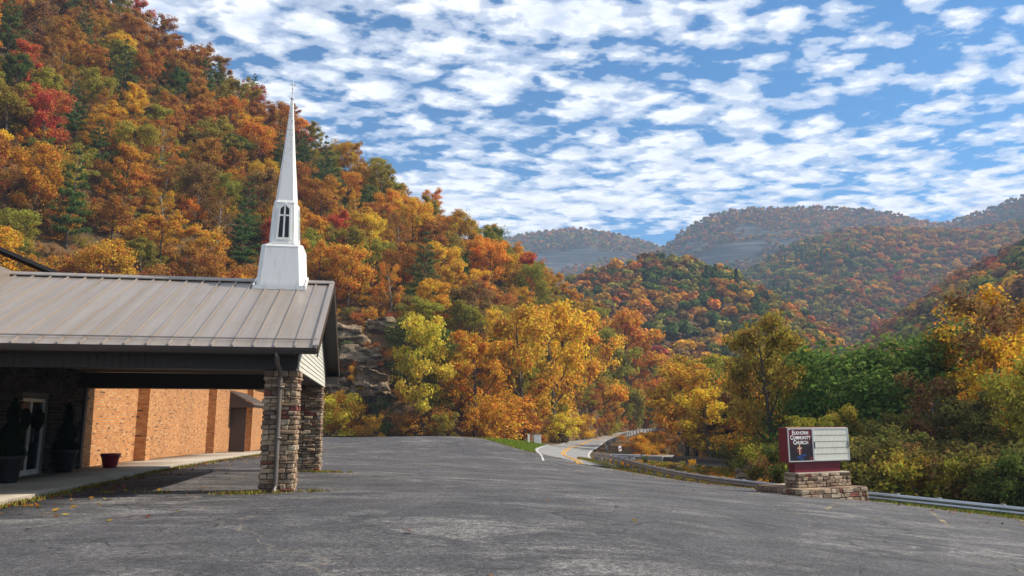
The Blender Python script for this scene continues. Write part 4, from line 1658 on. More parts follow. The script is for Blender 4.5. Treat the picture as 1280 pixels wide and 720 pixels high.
# ------------------------------------------------------------------ low bridge over the creek
A_, B_ = P(836, 573, 90), P(968, 580, 84)
ang = math.atan2(B_[1] - A_[1], B_[0] - A_[0])
L_ = math.hypot(B_[0] - A_[0], B_[1] - A_[1])
br = thing("footbridge", "low dark flat bridge with a concrete abutment crossing the creek", "bridge", tuple(A_), ang)
sl = (B_[2] - A_[2]) / L_
mb = MB()
mb.add([(0, -1.6, 0), (L_, -1.6, sl * L_), (L_, 1.6, sl * L_), (0, 1.6, 0), (0, -1.6, -.5), (L_, -1.6, sl * L_ - .5), (L_, 1.6, sl * L_ - .5), (0, 1.6, -.5)],
       [(0, 1, 2, 3), (4, 7, 6, 5), (0, 4, 5, 1), (1, 5, 6, 2), (2, 6, 7, 3), (3, 7, 4, 0)])
mb.build("deck", MT["wood_post"], br)
mb = MB()
for yy in (-1.75, 1.6):
    mb.add([(-.2, yy, .25), (L_, yy, sl * L_ + .25), (L_, yy + .15, sl * L_ + .25), (-.2, yy + .15, .25), (-.2, yy, -.12), (L_, yy, sl * L_ - .12), (L_, yy + .15, sl * L_ - .12), (-.2, yy + .15, -.12)],
           [(0, 1, 2, 3), (4, 7, 6, 5), (0, 4, 5, 1), (1, 5, 6, 2), (2, 6, 7, 3), (3, 7, 4, 0)])
mb.build("edge_beam", MT["brown"], br)
mb = MB()
mb.cbox((-2.3, -2.1, -2.6), (-.02, 2.1, .32), .06)
mb.build("abutment", MT["abut"], br)
mb = MB()
mb.cbox((-6.2, -1.9, -1.5), (-2.32, 1.9, .26), .05)
mb.build("approach_slab", MT["conc"], br)
mb = MB()
mb.cbox((L_ - .02, -2.0, sl * L_ - 2.2), (L_ + 2.2, 2.0, sl * L_ + .22), .06)
mb.build("abutment", MT["abut"], br)

# ------------------------------------------------------------------ church
ch = thing("church", "brick church with stone-pillared entrance canopy and tall white steeple", "church", (O[0], O[1], 0), AL)
UW = -7.36


def cg(u, v):
    x, y = Wp(u, v)
    return gz1(x, y)


def part(mb, name, mat, parent=None, smooth=False):
    return mb.build(name, MT[mat] if isinstance(mat, str) else mat, parent if parent is not None else ch, smooth)


# walls
mb = MB()
mb.box((UW - .3, 8.3, -1.2), (UW, 52, 4.2))
mb.box((UW - 26, 51.7, -1.2), (UW - .3, 52, 4.2))
part(mb, "brick_wall", "brick")
mb = MB()
mb.box((UW - .3, -9, -.6), (UW - .0, 4.20, 3.2))
mb.box((UW - .3, 5.92, -.6), (UW - .0, 8.3, 3.2))
mb.box((UW - .3, 4.20, 2.2), (UW - .0, 5.92, 3.2))
part(mb, "entrance_wall", "mortar")
mb = MB()
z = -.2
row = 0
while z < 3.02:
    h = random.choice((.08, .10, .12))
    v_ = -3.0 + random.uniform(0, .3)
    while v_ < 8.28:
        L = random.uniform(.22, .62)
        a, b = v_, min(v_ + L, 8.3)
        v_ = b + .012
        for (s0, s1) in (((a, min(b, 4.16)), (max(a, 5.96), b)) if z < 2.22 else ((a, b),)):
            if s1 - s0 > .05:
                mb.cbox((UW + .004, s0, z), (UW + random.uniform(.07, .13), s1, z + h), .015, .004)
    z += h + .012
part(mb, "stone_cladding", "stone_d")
mb = MB()
mb.box((UW + .002, 8.302, -.3), (UW + .16, 8.50, 3.05))
part(mb, "corner_trim", "dark")
for v0 in (14.2, 26.9, 39.6, 50.8):
    mb = MB()
    mb.box((UW + .003, v0, -1.2), (UW + .42, v0 + .62, 4.1))
    part(mb, "pilaster", "brick")
mb = MB()
mb.box((UW - .45, 8.5, 4.203), (UW + .5, 52.2, 4.42))
part(mb, "fascia", "brown")
mb = MB()
mb.box((UW - 26, 8.5, 4.1), (UW - .46, 52, 4.3))
part(mb, "flat_roof", "brown")
# sanctuary roof, only its far rake shows above the canopy
mb = MB()
prof = [(-7.0, 5.57), (-7.0, 5.63), (-20.5, 11.33), (-34, 5.63), (-34, 5.57), (-20.5, 11.26)]
mb.prism([(p, q) for p, q in prof], 1, 9, 29.7)
for k in range(30):
    v0 = 9.2 + k * .7
    mb.prism([(-7.0, 5.635), (-7.0, 5.69), (-20.5, 11.39), (-20.5, 11.335)], 1, v0, v0 + .05)
part(mb, "sanctuary_roof", "brown")
mb = MB()
mb.box((-33, 9.2, 4.3), (-7.4, 28.9, 4.95))
mb.prism([(-7.4, 4.96), (-20.5, 10.5), (-33, 4.96)], 1, 28.6, 28.9)
part(mb, "sanctuary_wall", "brick")

# doors
fr = MB()
D0, D1, DZ = 4.22, 5.90, 2.17
u0, u1 = UW - .12, UW - .04
zb = cg(UW + .5, 5) + .13
for (a, b, c, d) in ((D0, D0 + .07, zb, DZ), (D1 - .07, D1, zb, DZ), (5.02, 5.10, zb, DZ - .08), (D0 + .07, D1 - .07, DZ - .08, DZ), (D0 + .07, 5.02, zb, zb + .14), (5.10, D1 - .07, zb, zb + .14)):
    fr.box((u0, a, c), (u1, b, d))
door = part(fr, "door", "alu")
for a, b in ((D0 + .07, 5.02), (5.10, D1 - .07)):
    mb = MB()
    mb.box((u0 + .03, a + .002, zb + .142), (u0 + .045, b - .002, DZ - .082))
    part(mb, "glass", "glass", door)
for s, vv in ((-1, 4.96), (1, 5.16)):
    mb = MB()
    mb.tube([(u1, vv, zb + .85), (u1 + .07, vv, zb + .85), (u1 + .07, vv, zb + 1.2), (u1, vv, zb + 1.2)], .012, 6)
    part(mb, "handle", "brown", door)

# canopy
VR = 4.36
ZE, ZR = 3.14, 5.42
VE0, VE1 = -.62, 2 * VR + .62
UR, UL = .42, -9.6
slope = (ZR - ZE) / (VR - VE0)


def zroof(v):
    return ZE + slope * ((v - VE0) if v <= VR else (VE1 - v))


mb = MB()
th = .09
for s in (0, 1):
    va, vb = (VE0, VR) if s == 0 else (VE1, VR)
    mb.prism([(va, ZE), (vb, ZR), (vb, ZR - th), (va, ZE - th)], 0, UL, UR)
u = UR - .02
while u > UL:
    for s in (0, 1):
        va, vb = (VE0, VR) if s == 0 else (VE1, VR)
        mb.prism([(va, ZE + .002), (vb, ZR + .002), (vb, ZR + .042), (va, ZE + .042)], 0, u - .035, u - .0)
    u -= .43
roof = part(mb, "canopy_roof", "roof")
mb = MB()
mb.prism([(VR - .16, ZR - .16 * slope + .045), (VR, ZR + .06), (VR + .16, ZR - .16 * slope + .045), (VR + .16, ZR - .16 * slope + .075), (VR, ZR + .095), (VR - .16, ZR - .16 * slope + .075)], 0, UL, UR + .01)
part(mb, "ridge_cap", "roof", roof)
mb = MB()          # snow guard rail near the eave with its clips
vv = VE0 + .34
zz = zroof(vv)
mb.box((UL, vv, zz + .045), (UR, vv + .03, zz + .075))
u = UR - .04
while u > UL:
    mb.box((u - .032, vv - .01, zz + .03), (u - .002, vv + .045, zz + .085))
    u -= .43
part(mb, "snow_guard", "roof", roof)
mb = MB()
mb.sweep([(UL, VE0 - .005, 3.0), (UR, VE0 - .005, 3.0)], [(0.0, .0), (.09, .0), (.12, .07), (.13, .13), (.11, .13), (.10, .07), (.08, .02), (.0, .02)])
part(mb, "gutter", "brown", roof)
mb = MB()
mb.sweep([(UL, VE1 + .125, 3.0), (UR, VE1 + .125, 3.0)], [(0.0, .0), (.09, .0), (.12, .07), (.12, .13), (.0, .13)])
part(mb, "gutter", "brown", roof)
mb = MB()          # rake boards at the gable end
for s in (0, 1):
    va, vb = (VE0, VR) if s == 0 else (VE1, VR)
    mb.prism([(va, ZE - .003), (vb, ZR - .003), (vb, ZR - .20), (va, ZE - .20)], 0, UR + .002, UR + .03)
part(mb, "rake_board", "brown", roof)
mb = MB()          # rake trim seen on the roof's upper edge
for s in (0, 1):
    va, vb = (VE0, VR) if s == 0 else (VE1, VR)
    mb.prism([(va, ZE + .045), (vb, ZR + .045), (vb, ZR + .065), (va, ZE + .065)], 0, UR - .10, UR + .035)
part(mb, "rake_trim", "roof", roof)
mb = MB()          # soffit under the overhang
for s in (0, 1):
    va, vb = (VE0, VR) if s == 0 else (VE1, VR)
    mb.prism([(va, ZE - th - .003), (vb, ZR - th - .003), (vb, ZR - th - .03), (va, ZE - th - .03)], 0, .03, UR)
mb.box((UL, VE0 + .01, 2.99), (-.05, -.06, 3.01))
part(mb, "soffit", "dark")
mb = MB()          # boxed eave return at the far corner
mb.box((-.02, 2 * VR + .10, 2.80), (UR, VE1 - .005, 3.035))
part(mb, "eave_return", "brown")
mb = MB()          # fascia beams
mb.box((UW + .2, -.05, 2.70), (-.06, .10, 3.10))
uu = UW + .2
while uu < -.1:
    mb.box((uu, -.065, 2.72), (uu + .10, -.052, 3.09))
    uu += .16
part(mb, "beam", "dark")
mb = MB()
mb.box((UW + .02, 2 * VR - .62, 2.58), (-.06, 2 * VR - .05, 3.06))
part(mb, "beam", "dark")
mb = MB()
mb.box((-.50, .105, 2.66), (-.06, 2 * VR - .63, 3.06))
part(mb, "beam", "dark")
mb = MB()
mb.box((UW + .02, -.04, 3.11), (-.08, 2 * VR + .04, 3.15))
part(mb, "ceiling", "soffit")
mb = MB()          # lapped siding boards filling the gable
z = 2.68
while z < ZR - .3:
    z1 = min(z + .115, ZR - .25)

    def vext(q):
        if q <= ZE - .15:
            return -.02, 2 * VR + .02
        d = (q - (ZE - .15)) / slope
        return max(-.02, VE0 + d + .35), min(2 * VR + .02, VE1 - d - .35)
    a0, a1 = vext(z)
    b0, b1 = vext(z1)
    if b1 - b0 < .05:
        break
    mb.add([(-.045, a0, z), (-.045, b0, z1), (-.045, b1, z1), (-.045, a1, z), (.022, a0, z), (.006, b0, z1), (.006, b1, z1), (.022, a1, z)],
           [(0, 1, 2, 3), (4, 7, 6, 5), (0, 4, 5, 1), (1, 5, 6, 2), (2, 6, 7, 3), (3, 7, 4, 0)])
    z = z1
part(mb, "gable_siding", "siding")
# board ending the roof where it meets the sanctuary
mb = MB()
pu, pv = -8.05, 3.2
mb.box((pu - .05, pv - .14, zroof(pv) - .02), (pu + .12, pv + 1.15, zroof(pv + 1.15) + .10))
part(mb, "roof_flashing", "roof")


def stone_pillar(u0, v0, w, z0, z1):
    mb = MB()
    c = .05
    mb.box((u0 + c, v0 + c, z0), (u0 + w - c, v0 + w - c, z1), 1)
    z = z0
    k = 0
    while z < z1 - .02:
        h = min(random.choice((.06, .08, .10, .10, .13)), z1 - z)
        if z1 - z - h < .06:
            h = z1 - z
        for side in range(4):
            # each side keeps one corner, in turn, course by course
            lo = 0.0 if (side + k) % 2 else .16
            hi = w if (side + k) % 2 else w - .16
            t = lo
            while t < hi - .01:
                L = random.uniform(.12, .38)
                e = min(t + L, hi)
                if hi - e < .10:
                    e = hi
                out = random.uniform(-.02, .04)
                d = .15
                if side == 0:
                    a, b = (u0 + t, v0 - out, z), (u0 + e, v0 + d, z + h)
                elif side == 1:
                    a, b = (u0 + w - d, v0 + t, z), (u0 + w + out, v0 + e, z + h)
                elif side == 2:
                    a, b = (u0 + t, v0 + w - d, z), (u0 + e, v0 + w + out, z + h)
                else:
                    a, b = (u0 - out, v0 + t, z), (u0 + d, v0 + e, z + h)
                g2 = .005
                a2 = tuple(q + (g2 if i == 2 or (i == (0 if side in (0, 2) else 1)) else 0) for i, q in enumerate(a))
                b2 = tuple(q - (g2 if i == 2 or (i == (0 if side in (0, 2) else 1)) else 0) for i, q in enumerate(b))
                mb.cbox(a2, b2, random.uniform(.010, .022), .011)
                t = e
        z += h
        k += 1
    return mb.build("pillar", [MT["stone"], MT["mortar"]], ch)


PW = .72
stone_pillar(-PW, 0, PW, cg(-.4, .4) - .05, 2.70)
VF = 8.0
stone_pillar(-PW, VF, PW, cg(-.4, VF + .4) - .05, 2.66)
mb = MB()
du, dv = -.40, -.06
pts = [(du, VE0 - .06, 3.02), (du, VE0 - .06, 2.93), (du, VE0 + .04, 2.82), (du + .03, dv - .08, 2.62), (du + .03, dv - .02, 2.50), (du + .03, dv - .02, .22), (du + .03, dv - .05, .12), (du + .03, dv - .18, .05)]
mb.tube(pts, .052, 8)
for zz in (2.3, 1.2):
    mb.box((du - .05, dv - .08, zz), (du + .11, dv + .05, zz + .03))
part(mb, "downspout", "bronze", None, True)

# side-door awning
mb = MB()
AV0, AV1 = 33.0, 39.2
ga = cg(UW + 1, 35)
zt, zl = 3.42, 2.62
mb.prism([(UW + .004, zt), (UW + 1.5, zl), (UW + 1.5, zl - .05), (UW + .004, zt - .05)], 1, AV0, AV1)
vv = AV0
while vv < AV1:
    mb.prism([(UW + .004, zt + .002), (UW + 1.5, zl + .002), (UW + 1.5, zl + .035), (UW + .004, zt + .035)], 1, vv, vv + .04)
    vv += .42
aw = part(mb, "awning", "roof")
mb = MB()
mb.box((UW + 1.40, AV0, zl - .25), (UW + 1.5, AV1, zl - .052))
mb.prism([(UW + .004, zt - .052), (UW + 1.39, zl - .052), (UW + 1.39, zl - .25), (UW + .004, zl - .25)], 1, AV0, AV0 + .05)
part(mb, "fascia", "brown", aw)
mb = MB()
mb.box((UW + .005, 34.4, ga), (UW + .06, 35.6, ga + 2.2))
sd = part(mb, "side_door", "dark")
mb = MB()
mb.tube([(UW + .06, 35.5, ga + 1.0), (UW + .12, 35.5, ga + 1.0)], .03, 8)
part(mb, "handle", "alu", sd)
mb = MB()
mb.box((UW + .005, 33.6, ga - .2), (UW + .95, 33.72, zl - .06))
part(mb, "wing_wall", "brown", aw)

# steeple
SU, SV = -.98, VR
zs = lambda y: float(P(353, y, 21.0)[2])


def oct_ring(w, c, z):
    return [(-w + c, -w, z), (w - c, -w, z), (w, -w + c, z), (w, w - c, z), (w - c, w, z), (-w + c, w, z), (-w, w - c, z), (-w, -w + c, z)]


def oct_stack(rings, cap=True):
    mb = MB()
    vs_, fs = [], []
    for (w, c, z) in rings:
        vs_ += [(SU + a, SV + b, q) for a, b, q in oct_ring(w, c, z)]
    for i in range(len(rings) - 1):
        for k in range(8):
            fs.append((i * 8 + k, i * 8 + (k + 1) % 8, (i + 1) * 8 + (k + 1) % 8, (i + 1) * 8 + k))
    fs.append(tuple(range((len(rings) - 1) * 8, len(rings) * 8)))
    fs.append(tuple(range(8))[::-1])
    return mb.add(vs_, fs)


z0, z1, z2, z3 = 4.9, zs(309), zs(252), zs(122)
st = part(oct_stack([(.635, .12, z0), (.635, .12, zs(357)), (.57, .13, z1 - .10), (.575, .13, z1 - .07), (.54, .14, z1), (.36, .09, z1 + .04)]), "steeple", "white")
zb1 = z1 + .043
part(oct_stack([(.395, .09, zb1), (.395, .09, zb1 + .05), (.372, .085, zb1 + .06), (.318, .075, z2 - .10), (.325, .075, z2 - .08), (.29, .075, z2)]), "belfry", "white", st)
part(oct_stack([(.285, .08, z2 + .003), (.158, .048, z2 + (z3 - z2) * .47), (.032, .011, z3)]), "spire", "white", st)
mb = MB()
mb.lathe([(.0, -.02), (.05, .0), (.055, .03), (.03, .06), (.018, .07), (.014, .30), (.03, .33), (.014, .36), (.010, .60), (.0, .62)], 10, (SU, SV, z3))
mb.box((SU - .085, SV - .01, z3 + .44), (SU + .085, SV + .01, z3 + .465))
part(mb, "finial", "white", st)
wf = lambda z: .372 + (.318 - .372) * (z - zb1 - .06) / (z2 - .10 - zb1 - .06)
for q in range(4):
    Mq = Matrix.Translation((SU, SV, 0)) @ Matrix.Rotation(q * math.pi / 2, 4, "Z")

    def pt(x, z, off):
        return Mq @ Vector((x, -wf(z) - off, z))
    za, zm, zp = zb1 + .14, z2 - .24, z2 - .11
    wa, wb = .185, .150
    outer = [(-wa, za), (wa, za), (wb, zm), (0, zp), (-wb, zm)]
    mb = MB()
    mb.add([pt(x, z, .004) for x, z in outer], [(0, 1, 2, 3, 4)])
    win = mb.build("window", MT["pot_dark"], st)
    mb = MB()
    inner = [(x * .80, za + .04 if i < 2 else (z - .03 if i != 3 else z - .045)) for i, (x, z) in enumerate(outer)]
    n5 = 5
    vo = [pt(x * 1.08, z + (-.02 if i < 2 else .02), .035) for i, (x, z) in enumerate(outer)]
    vi = [pt(x, z, .035) for x, z in inner]
    vob = [pt(x * 1.08, z + (-.02 if i < 2 else .02), .001) for i, (x, z) in enumerate(outer)]
    vib = [pt(x, z, .006) for x, z in inner]
    fs = []
    for k in range(5):
        j = (k + 1) % 5
        fs += [(k, j, 5 + j, 5 + k), (10 + k, 10 + j, j, k), (5 + k, 5 + j, 15 + j, 15 + k)]
    mb.add(vo + vi + vob + vib, fs)
    mb.build("frame", MT["white"], win)
    mb = MB()
    zc_ = za + (zp - za) * .66
    for (xa, xb, qa, qb) in ((-.022, .022, za + .045, zp - .05), (-.125, .125, zc_ - .022, zc_ + .022)):
        mb.add([pt(xa, qa, .032), pt(xb, qa, .032), pt(xb, qb, .032), pt(xa, qb, .032), pt(xa, qa, .006), pt(xb, qa, .006), pt(xb, qb, .006), pt(xa, qb, .006)],
               [(0, 1, 2, 3), (0, 4, 5, 1), (1, 5, 6, 2), (2, 6, 7, 3), (3, 7, 4, 0)])
    mb.build("cross", MT["white"], win)

fl = MB()
for (a, b, c_, d) in ((-.70, -.665, -.70, .70), (.665, .70, -.70, .70)):
    for w in (-1, 1):
        fl.prism([(SV + w * .0, ZR + .05), (SV + w * .70, zroof(SV + w * .70) + .004), (SV + w * .70, zroof(SV + w * .70) + .13), (SV + w * .0, ZR + .17)], 0, SU + a, SU + b)
for w in (-1, 1):
    y_ = SV + w * .685
    fl.box((SU - .664, y_ - .016, zroof(y_) + .004), (SU + .664, y_ + .016, zroof(y_) + .12))
part(fl, "flashing", "white", st)

# sidewalk
poly = [Wp(UW + .02, -12), Wp(-4.9, -12), Wp(-4.9, 52), Wp(UW + .02, 52)]
tag(sheet("sidewalk", poly, 2.0, .13, tps, MT["conc"]), "raised concrete sidewalk along the church wall", "sidewalk", kind="structure")


# ------------------------------------------------------------------ pots, planters, wreaths by the entrance
def local(u, v):
    x, y = Wp(u, v)
    return x, y, float(tps(np.array([x]), np.array([y]))[0]) + .13


x, y = P(137, 585, 24.6)[:2]
t = thing("flower_pot", "empty dark red flared pot on the sidewalk by the brick wall", "flower pot", (x, y, float(tps(np.array([x]), np.array([y]))[0]) + .133))
mb = MB()
mb.lathe([(.0, 0), (.19, 0), (.22, .10), (.25, .26), (.285, .36), (.30, .38), (.30, .43), (.265, .43), (.25, .36), (.2, .32)], 28)
mb.build("pot", MT["pot_red"], t, True)
mb = MB()
mb.lathe([(.0, .335), (.235, .33)], 20)
mb.build("soil", MT["mortar"], t)
MT["topiary"] = mat_leaf("topiary_leaves", fixed=(0.010, 0.016, 0.007), trans=.15, hue=.02)  # leaf green darkened to stand in for shade under the canopy
g = np.random.default_rng(3)
n = 5200
tt = 1 - np.sqrt(g.random(n))
an = g.random(n) * 6.28
rad = ((1 - tt) * .25 + .05 * np.sin(tt * 17 + an * 2)) * g.uniform(.5, 1.2, n) + .02
cent = np.column_stack([rad * np.cos(an), rad * np.sin(an), .62 + tt * 1.35])
nrm = unit(np.column_stack([np.cos(an), np.sin(an), np.full(n, .5)]) + g.normal(size=(n, 3)) * .5)
v, f = leaf_cards(cent, nrm, .035 * g.uniform(.7, 1.3, n), g)
topi = np_mesh("topiary", v, f, MT["topiary"])
mbp = MB()
mbp.lathe([(.0, 0), (.20, 0), (.22, .06), (.29, .50), (.33, .54), (.33, .62), (.29, .62), (.27, .56), (.0, .55)], 24)
for (ppx, ppy, pY, lab) in ((8, 603, 18.3, "dark planter with a clipped cone shrub before the double doors"), (79, 590, 22.2, "dark planter with a clipped cone shrub between doors and brick wall")):
    x, y = P(ppx, ppy, pY)[:2]
    z = float(tps(np.array([x]), np.array([y]))[0]) + .13
    t = thing("planter", lab, "planter", (x, y, z + .003), 0, "cone-shrub planters flanking the entrance")
    mbp.build("pot", MT["pot_dark"], t, True)
    link("shrub", topi, t)
for vv, lab in ((4.66, "round dark wreath hanging on the door leaf near the first planter"), (5.48, "round dark wreath hanging on the door leaf toward the brick wall")):
    x, y = Wp(UW - .01, vv)
    n = 700
    an, bn = g.random(n) * 6.28, g.random(n) * 6.28
    rr = .20 + .07 * np.cos(bn)
    lc = np.column_stack([.05 * np.sin(bn), rr * np.cos(an), rr * np.sin(an)])
    v, f = leaf_cards(lc, unit(g.normal(size=(n, 3)) + np.array([1.2, 0, 0])), .035 * g.uniform(.7, 1.3, n), g)
    o = link("wreath", np_mesh("wreath", v, f, MT["topiary"]))
    o.location = (x, y, 1.62)
    o.rotation_euler = (0, 0, AL)
    tag(o, lab, "wreath", "wreaths on the double doors")

# ------------------------------------------------------------------ church sign
C0 = P(1003, 621, 28.5)
PH = R(26)
sg = thing("church_sign", "maroon cabinet church sign with white letter board on a stone base", "sign", (C0[0], C0[1], C0[2] - .19), PH)


def stone_block(x0, x1, y0, y1, z0, z1, rows, cap=False):
    mb = MB()
    mb.box((x0 + .06, y0 + .06, z0), (x1 - .06, y1 - .06, z1 - .02), 1)
    hs = (z1 - z0) / rows
    for r_ in range(rows):
        za = z0 + r_ * hs
        for side in range(4):
            lo, hi = (x0, x1) if side in (0, 2) else (y0 + .14, y1 - .14)
            t = lo
            while t < hi - .01:
                e = min(t + random.uniform(.15, .5), hi)
                if hi - e < .12:
                    e = hi
                o_ = random.uniform(-.01, .03)
                g2 = .008
                if side == 0:
                    a, b = (t + g2, y0 - o_, za + g2), (e - g2, y0 + .14, za + hs - g2)
                elif side == 2:
                    a, b = (t + g2, y1 - .14, za + g2), (e - g2, y1 + o_, za + hs - g2)
                elif side == 1:
                    a, b = (x1 - .14, t + g2, za + g2), (x1 + o_, e - g2, za + hs - g2)
                else:
                    a, b = (x0 - o_, t + g2, za + g2), (x0 + .14, e - g2, za + hs - g2)
                mb.cbox(a, b, .018, .014)
                t = e
    return mb


WP_ = 3.45
stone_block(0, WP_, 0, 2.4, -.75, .40, 7).build("stone_platform", [MT["stone"], MT["mortar"]], sg)
mb = MB()
nx, ny = 7, 5
for i in range(nx):
    for j in range(ny):
        mb.cbox((.02 + i * (WP_ - .04) / nx + .006, .02 + j * 2.36 / ny + .006, .385), (.02 + (i + 1) * (WP_ - .04) / nx - .006, .02 + (j + 1) * 2.36 / ny - .006, .43 + random.uniform(0, .012)), .012, .004)
mb.build("platform_cap", MT["stone"], sg)
bx0 = .36
sy = -.45
stone_block(bx0, bx0 + 2.80, .50, 1.20, .44, .95, 4).build("stone_plinth", [MT["stone"], MT["mortar"]], sg)
mb = MB()
mb.cbox((bx0 + .02, .52, .93), (bx0 + 2.78, 1.18, .98), .015, .004)
mb.build("plinth_cap", MT["conc"], sg)
mb = MB()
mb.box((bx0 + .12, .73, .982), (bx0 + 2.50, 1.05, 1.36))
mb.build("pedestal", MT["maroon"], sg)
cx0, cx1, cz0, cz1, cy0, cy1 = bx0 - .30, bx0 + 2.96, 1.362, 2.66, .65, 1.07
mb = MB()
mb.cbox((cx0, cy0, cz0), (cx1, cy1, cz1), .02)
cab = mb.build("cabinet", MT["maroon"], sg)
xm = cx0 + 1.32


def frame(x0, x1, z0, z1, w, y, name, mat, parent):
    mb = MB()
    for (a, b, c, d) in ((x0, x1, z1 - w, z1), (x0, x1, z0, z0 + w), (x0, x0 + w, z0 + w, z1 - w), (x1 - w, x1, z0 + w, z1 - w)):
        mb.box((a, y - .045, c), (b, y - .002, d))
    return mb.build(name, MT[mat], parent)


MT["panel_dark"] = mat_p = None
M = Mat("printed_panel_black_red")
s_ = M.n.new("ShaderNodeSeparateXYZ")
t_ = M.n.new("ShaderNodeTexCoord")
M.l.new(t_.outputs["Generated"], s_.inputs[0])
cr = M.ramp(s_.outputs[2], [(0.0, (.012, .008, .010)), (.45, (.02, .008, .012)), (.75, (.10, .006, .014)), (1.0, (.17, .008, .02))])
MT["panel_dark"] = M.principled(cr, .3)
MT["letter"] = plain("white_letters", (.82, .81, .78), .5)
MT["print_red"] = plain("printed_red", (.20, .012, .02), .4)
MT["print_glow"] = plain("printed_pink", (.55, .25, .22), .4)
MT["print_gold"] = plain("printed_tan", (.72, .55, .34), .4)
MT["print_blue"] = plain("printed_blue", (.015, .05, .22), .4)
MT["board"] = plain("letter_board_white", (.78, .76, .64), .45, 0, .05)
MT["track"] = plain("letter_track", (.33, .31, .25), .5)
mb = MB()
px0, px1, pz0, pz1 = cx0 + .06, xm - .02, cz0 + .05, cz1 - .06
mb.box((px0, cy0 - .022, pz0), (px1, cy0 - .002, pz1))
nameb = mb.build("name_panel", MT["panel_dark"], sg)
frame(px0 - .025, px1 + .015, pz0 - .025, pz1 + .025, .035, cy0, "frame", "alu", nameb)


def text_mesh(txt, size, x, z, bold=.003):
    cu = bpy.data.curves.new("lettering", "FONT")
    cu.body = txt
    cu.size = size
    cu.align_x = "CENTER"
    cu.offset = bold
    cu.extrude = .004
    cu.space_character = 1.05
    ob = bpy.data.objects.new("tmp", cu)
    col.objects.link(ob)
    dg = bpy.context.evaluated_depsgraph_get()
    me = bpy.data.meshes.new_from_object(ob.evaluated_get(dg))
    bpy.data.objects.remove(ob)
    Mx = Matrix.Translation((x, cy0 - .028, z)) @ Matrix.Rotation(math.pi / 2, 4, "X")
    me.transform(Mx)
    return me


def small_caps(word, size, xc, z, parent):
    """first letter tall, the rest small capitals"""
    a = text_mesh(word[0], size * 1.22, 0, z)
    b = text_mesh(word[1:], size, 0, z)
    wa = [v.co.x for v in a.vertices]
    wb = [v.co.x for v in b.vertices]
    wA, wB, gap = max(wa) - min(wa), max(wb) - min(wb), size * .10
    tot = wA + gap + wB
    sc = min(1.0, 1.04 / tot)
    import bmesh
    bm = bmesh.new()
    a.transform(Matrix.Translation((-tot / 2 - min(wa), 0, 0)))
    b.transform(Matrix.Translation((-tot / 2 + wA + gap - min(wb), 0, 0)))
    bm.from_mesh(a)
    bm.from_mesh(b)
    for q in bm.verts:
        q.co.x = q.co.x * sc + xc
    # short serifs under and over the stems
    me = bpy.data.meshes.new("lettering")
    bm.to_mesh(me)
    bm.free()
    me.materials.clear()
    me.materials.append(MT["letter"])
    return link("lettering", me, parent)


xc = (px0 + px1) / 2
small_caps("ELKHORN", .175, xc, pz1 - .205, nameb)
small_caps("COMMUNITY", .175, xc, pz1 - .385, nameb)
small_caps("CHURCH", .175, xc, pz1 - .565, nameb)
mb = MB()
zc2 = pz0 + .40


def disc(mb, x, z, rx, rz, y, n=28):
    mb.add([(x + rx * math.cos(6.2832 * k / n), y, z + rz * math.sin(6.2832 * k / n)) for k in range(n)], [tuple(range(n))])


disc(mb, xc - .08, zc2 + .02, .13, .16, cy0 - .0245)
mb.build("red_glow", MT["print_red"], nameb)
mb = MB()
disc(mb, xc - .08, zc2 + .05, .05, .075, cy0 - .0262)
mb.build("pale_glow", MT["print_glow"], nameb)
mb = MB()
mb.box((xc - .10, cy0 - .032, zc2 - .17), (xc - .06, cy0 - .0275, zc2 + .20))
mb.box((xc - .19, cy0 - .0318, zc2 + .06), (xc + .03, cy0 - .0275, zc2 + .10))
mb.build("cross_emblem", MT["print_gold"], nameb)
mb = MB()
for (xa, za, xb, zb_, w) in ((-.02, .215, .20, .245, 0.013199999999999998), (.20, .245, .23, .20, 0.018), (.23, .20, -.20, .165, 0.018), (-.20, .165, -.22, .12, 0.018), (-.22, .12, .10, .10, 0.021), (.10, .10, .02, .05, 0.018), (.02, .05, -.05, .045, .025)):
    dx, dz = xb - xa, zb_ - za
    l = math.hypot(dx, dz)
    nx_, nz_ = -dz / l * w, dx / l * w
    mb.add([(xc + xa + nx_, cy0 - .0265, pz0 + za + nz_), (xc + xb + nx_, cy0 - .0265, pz0 + zb_ + nz_), (xc + xb - nx_, cy0 - .0265, pz0 + zb_ - nz_), (xc + xa - nx_, cy0 - .0265, pz0 + za - nz_)], [(3, 2, 1, 0)])
for i, q in enumerate(mb.v):        # lie a hair apart where the bends cross
    mb.v[i] = (q[0], q[1] - .0004 * (i // 4), q[2])
mb.build("river_emblem", MT["print_blue"], nameb)
mb = MB()
mb.box((px1 - .16, cy0 - .025, pz0 + .01), (px1 - .012, cy0 - .0225, pz0 + .15))
mb.build("red_corner", MT["print_red"], nameb)
mb = MB()
lx0, lx1, lz0, lz1 = xm + .03, cx1 - .05, cz0 + .06, cz1 - .06
mb.box((lx0, cy0 - .030, lz0), (lx1, cy0 - .002, lz1))
board = mb.build("letter_board", MT["board"], sg)
frame(lx0 - .025, lx1 + .03, lz0 - .03, lz1 + .03, .05, cy0, "frame", "alu", board)
for k in range(1, 5):
    zz = lz0 + (lz1 - lz0) * k / 5
    mb = MB()
    mb.box((lx0 + .05, cy0 - .038, zz - .014), (lx1 - .04, cy0 - .031, zz + .014))
    mb.build("letter_track", MT["track"], board)
mb = MB()
for k in range(1, 26):
    xx = lx0 + .03 + (lx1 - lx0 - .06) * k / 26
    mb.box((xx - .003, cy0 - .0335, lz0 + .03), (xx + .003, cy0 - .0305, lz1 - .03))
mb.build("panel_seams", MT["track"], board)
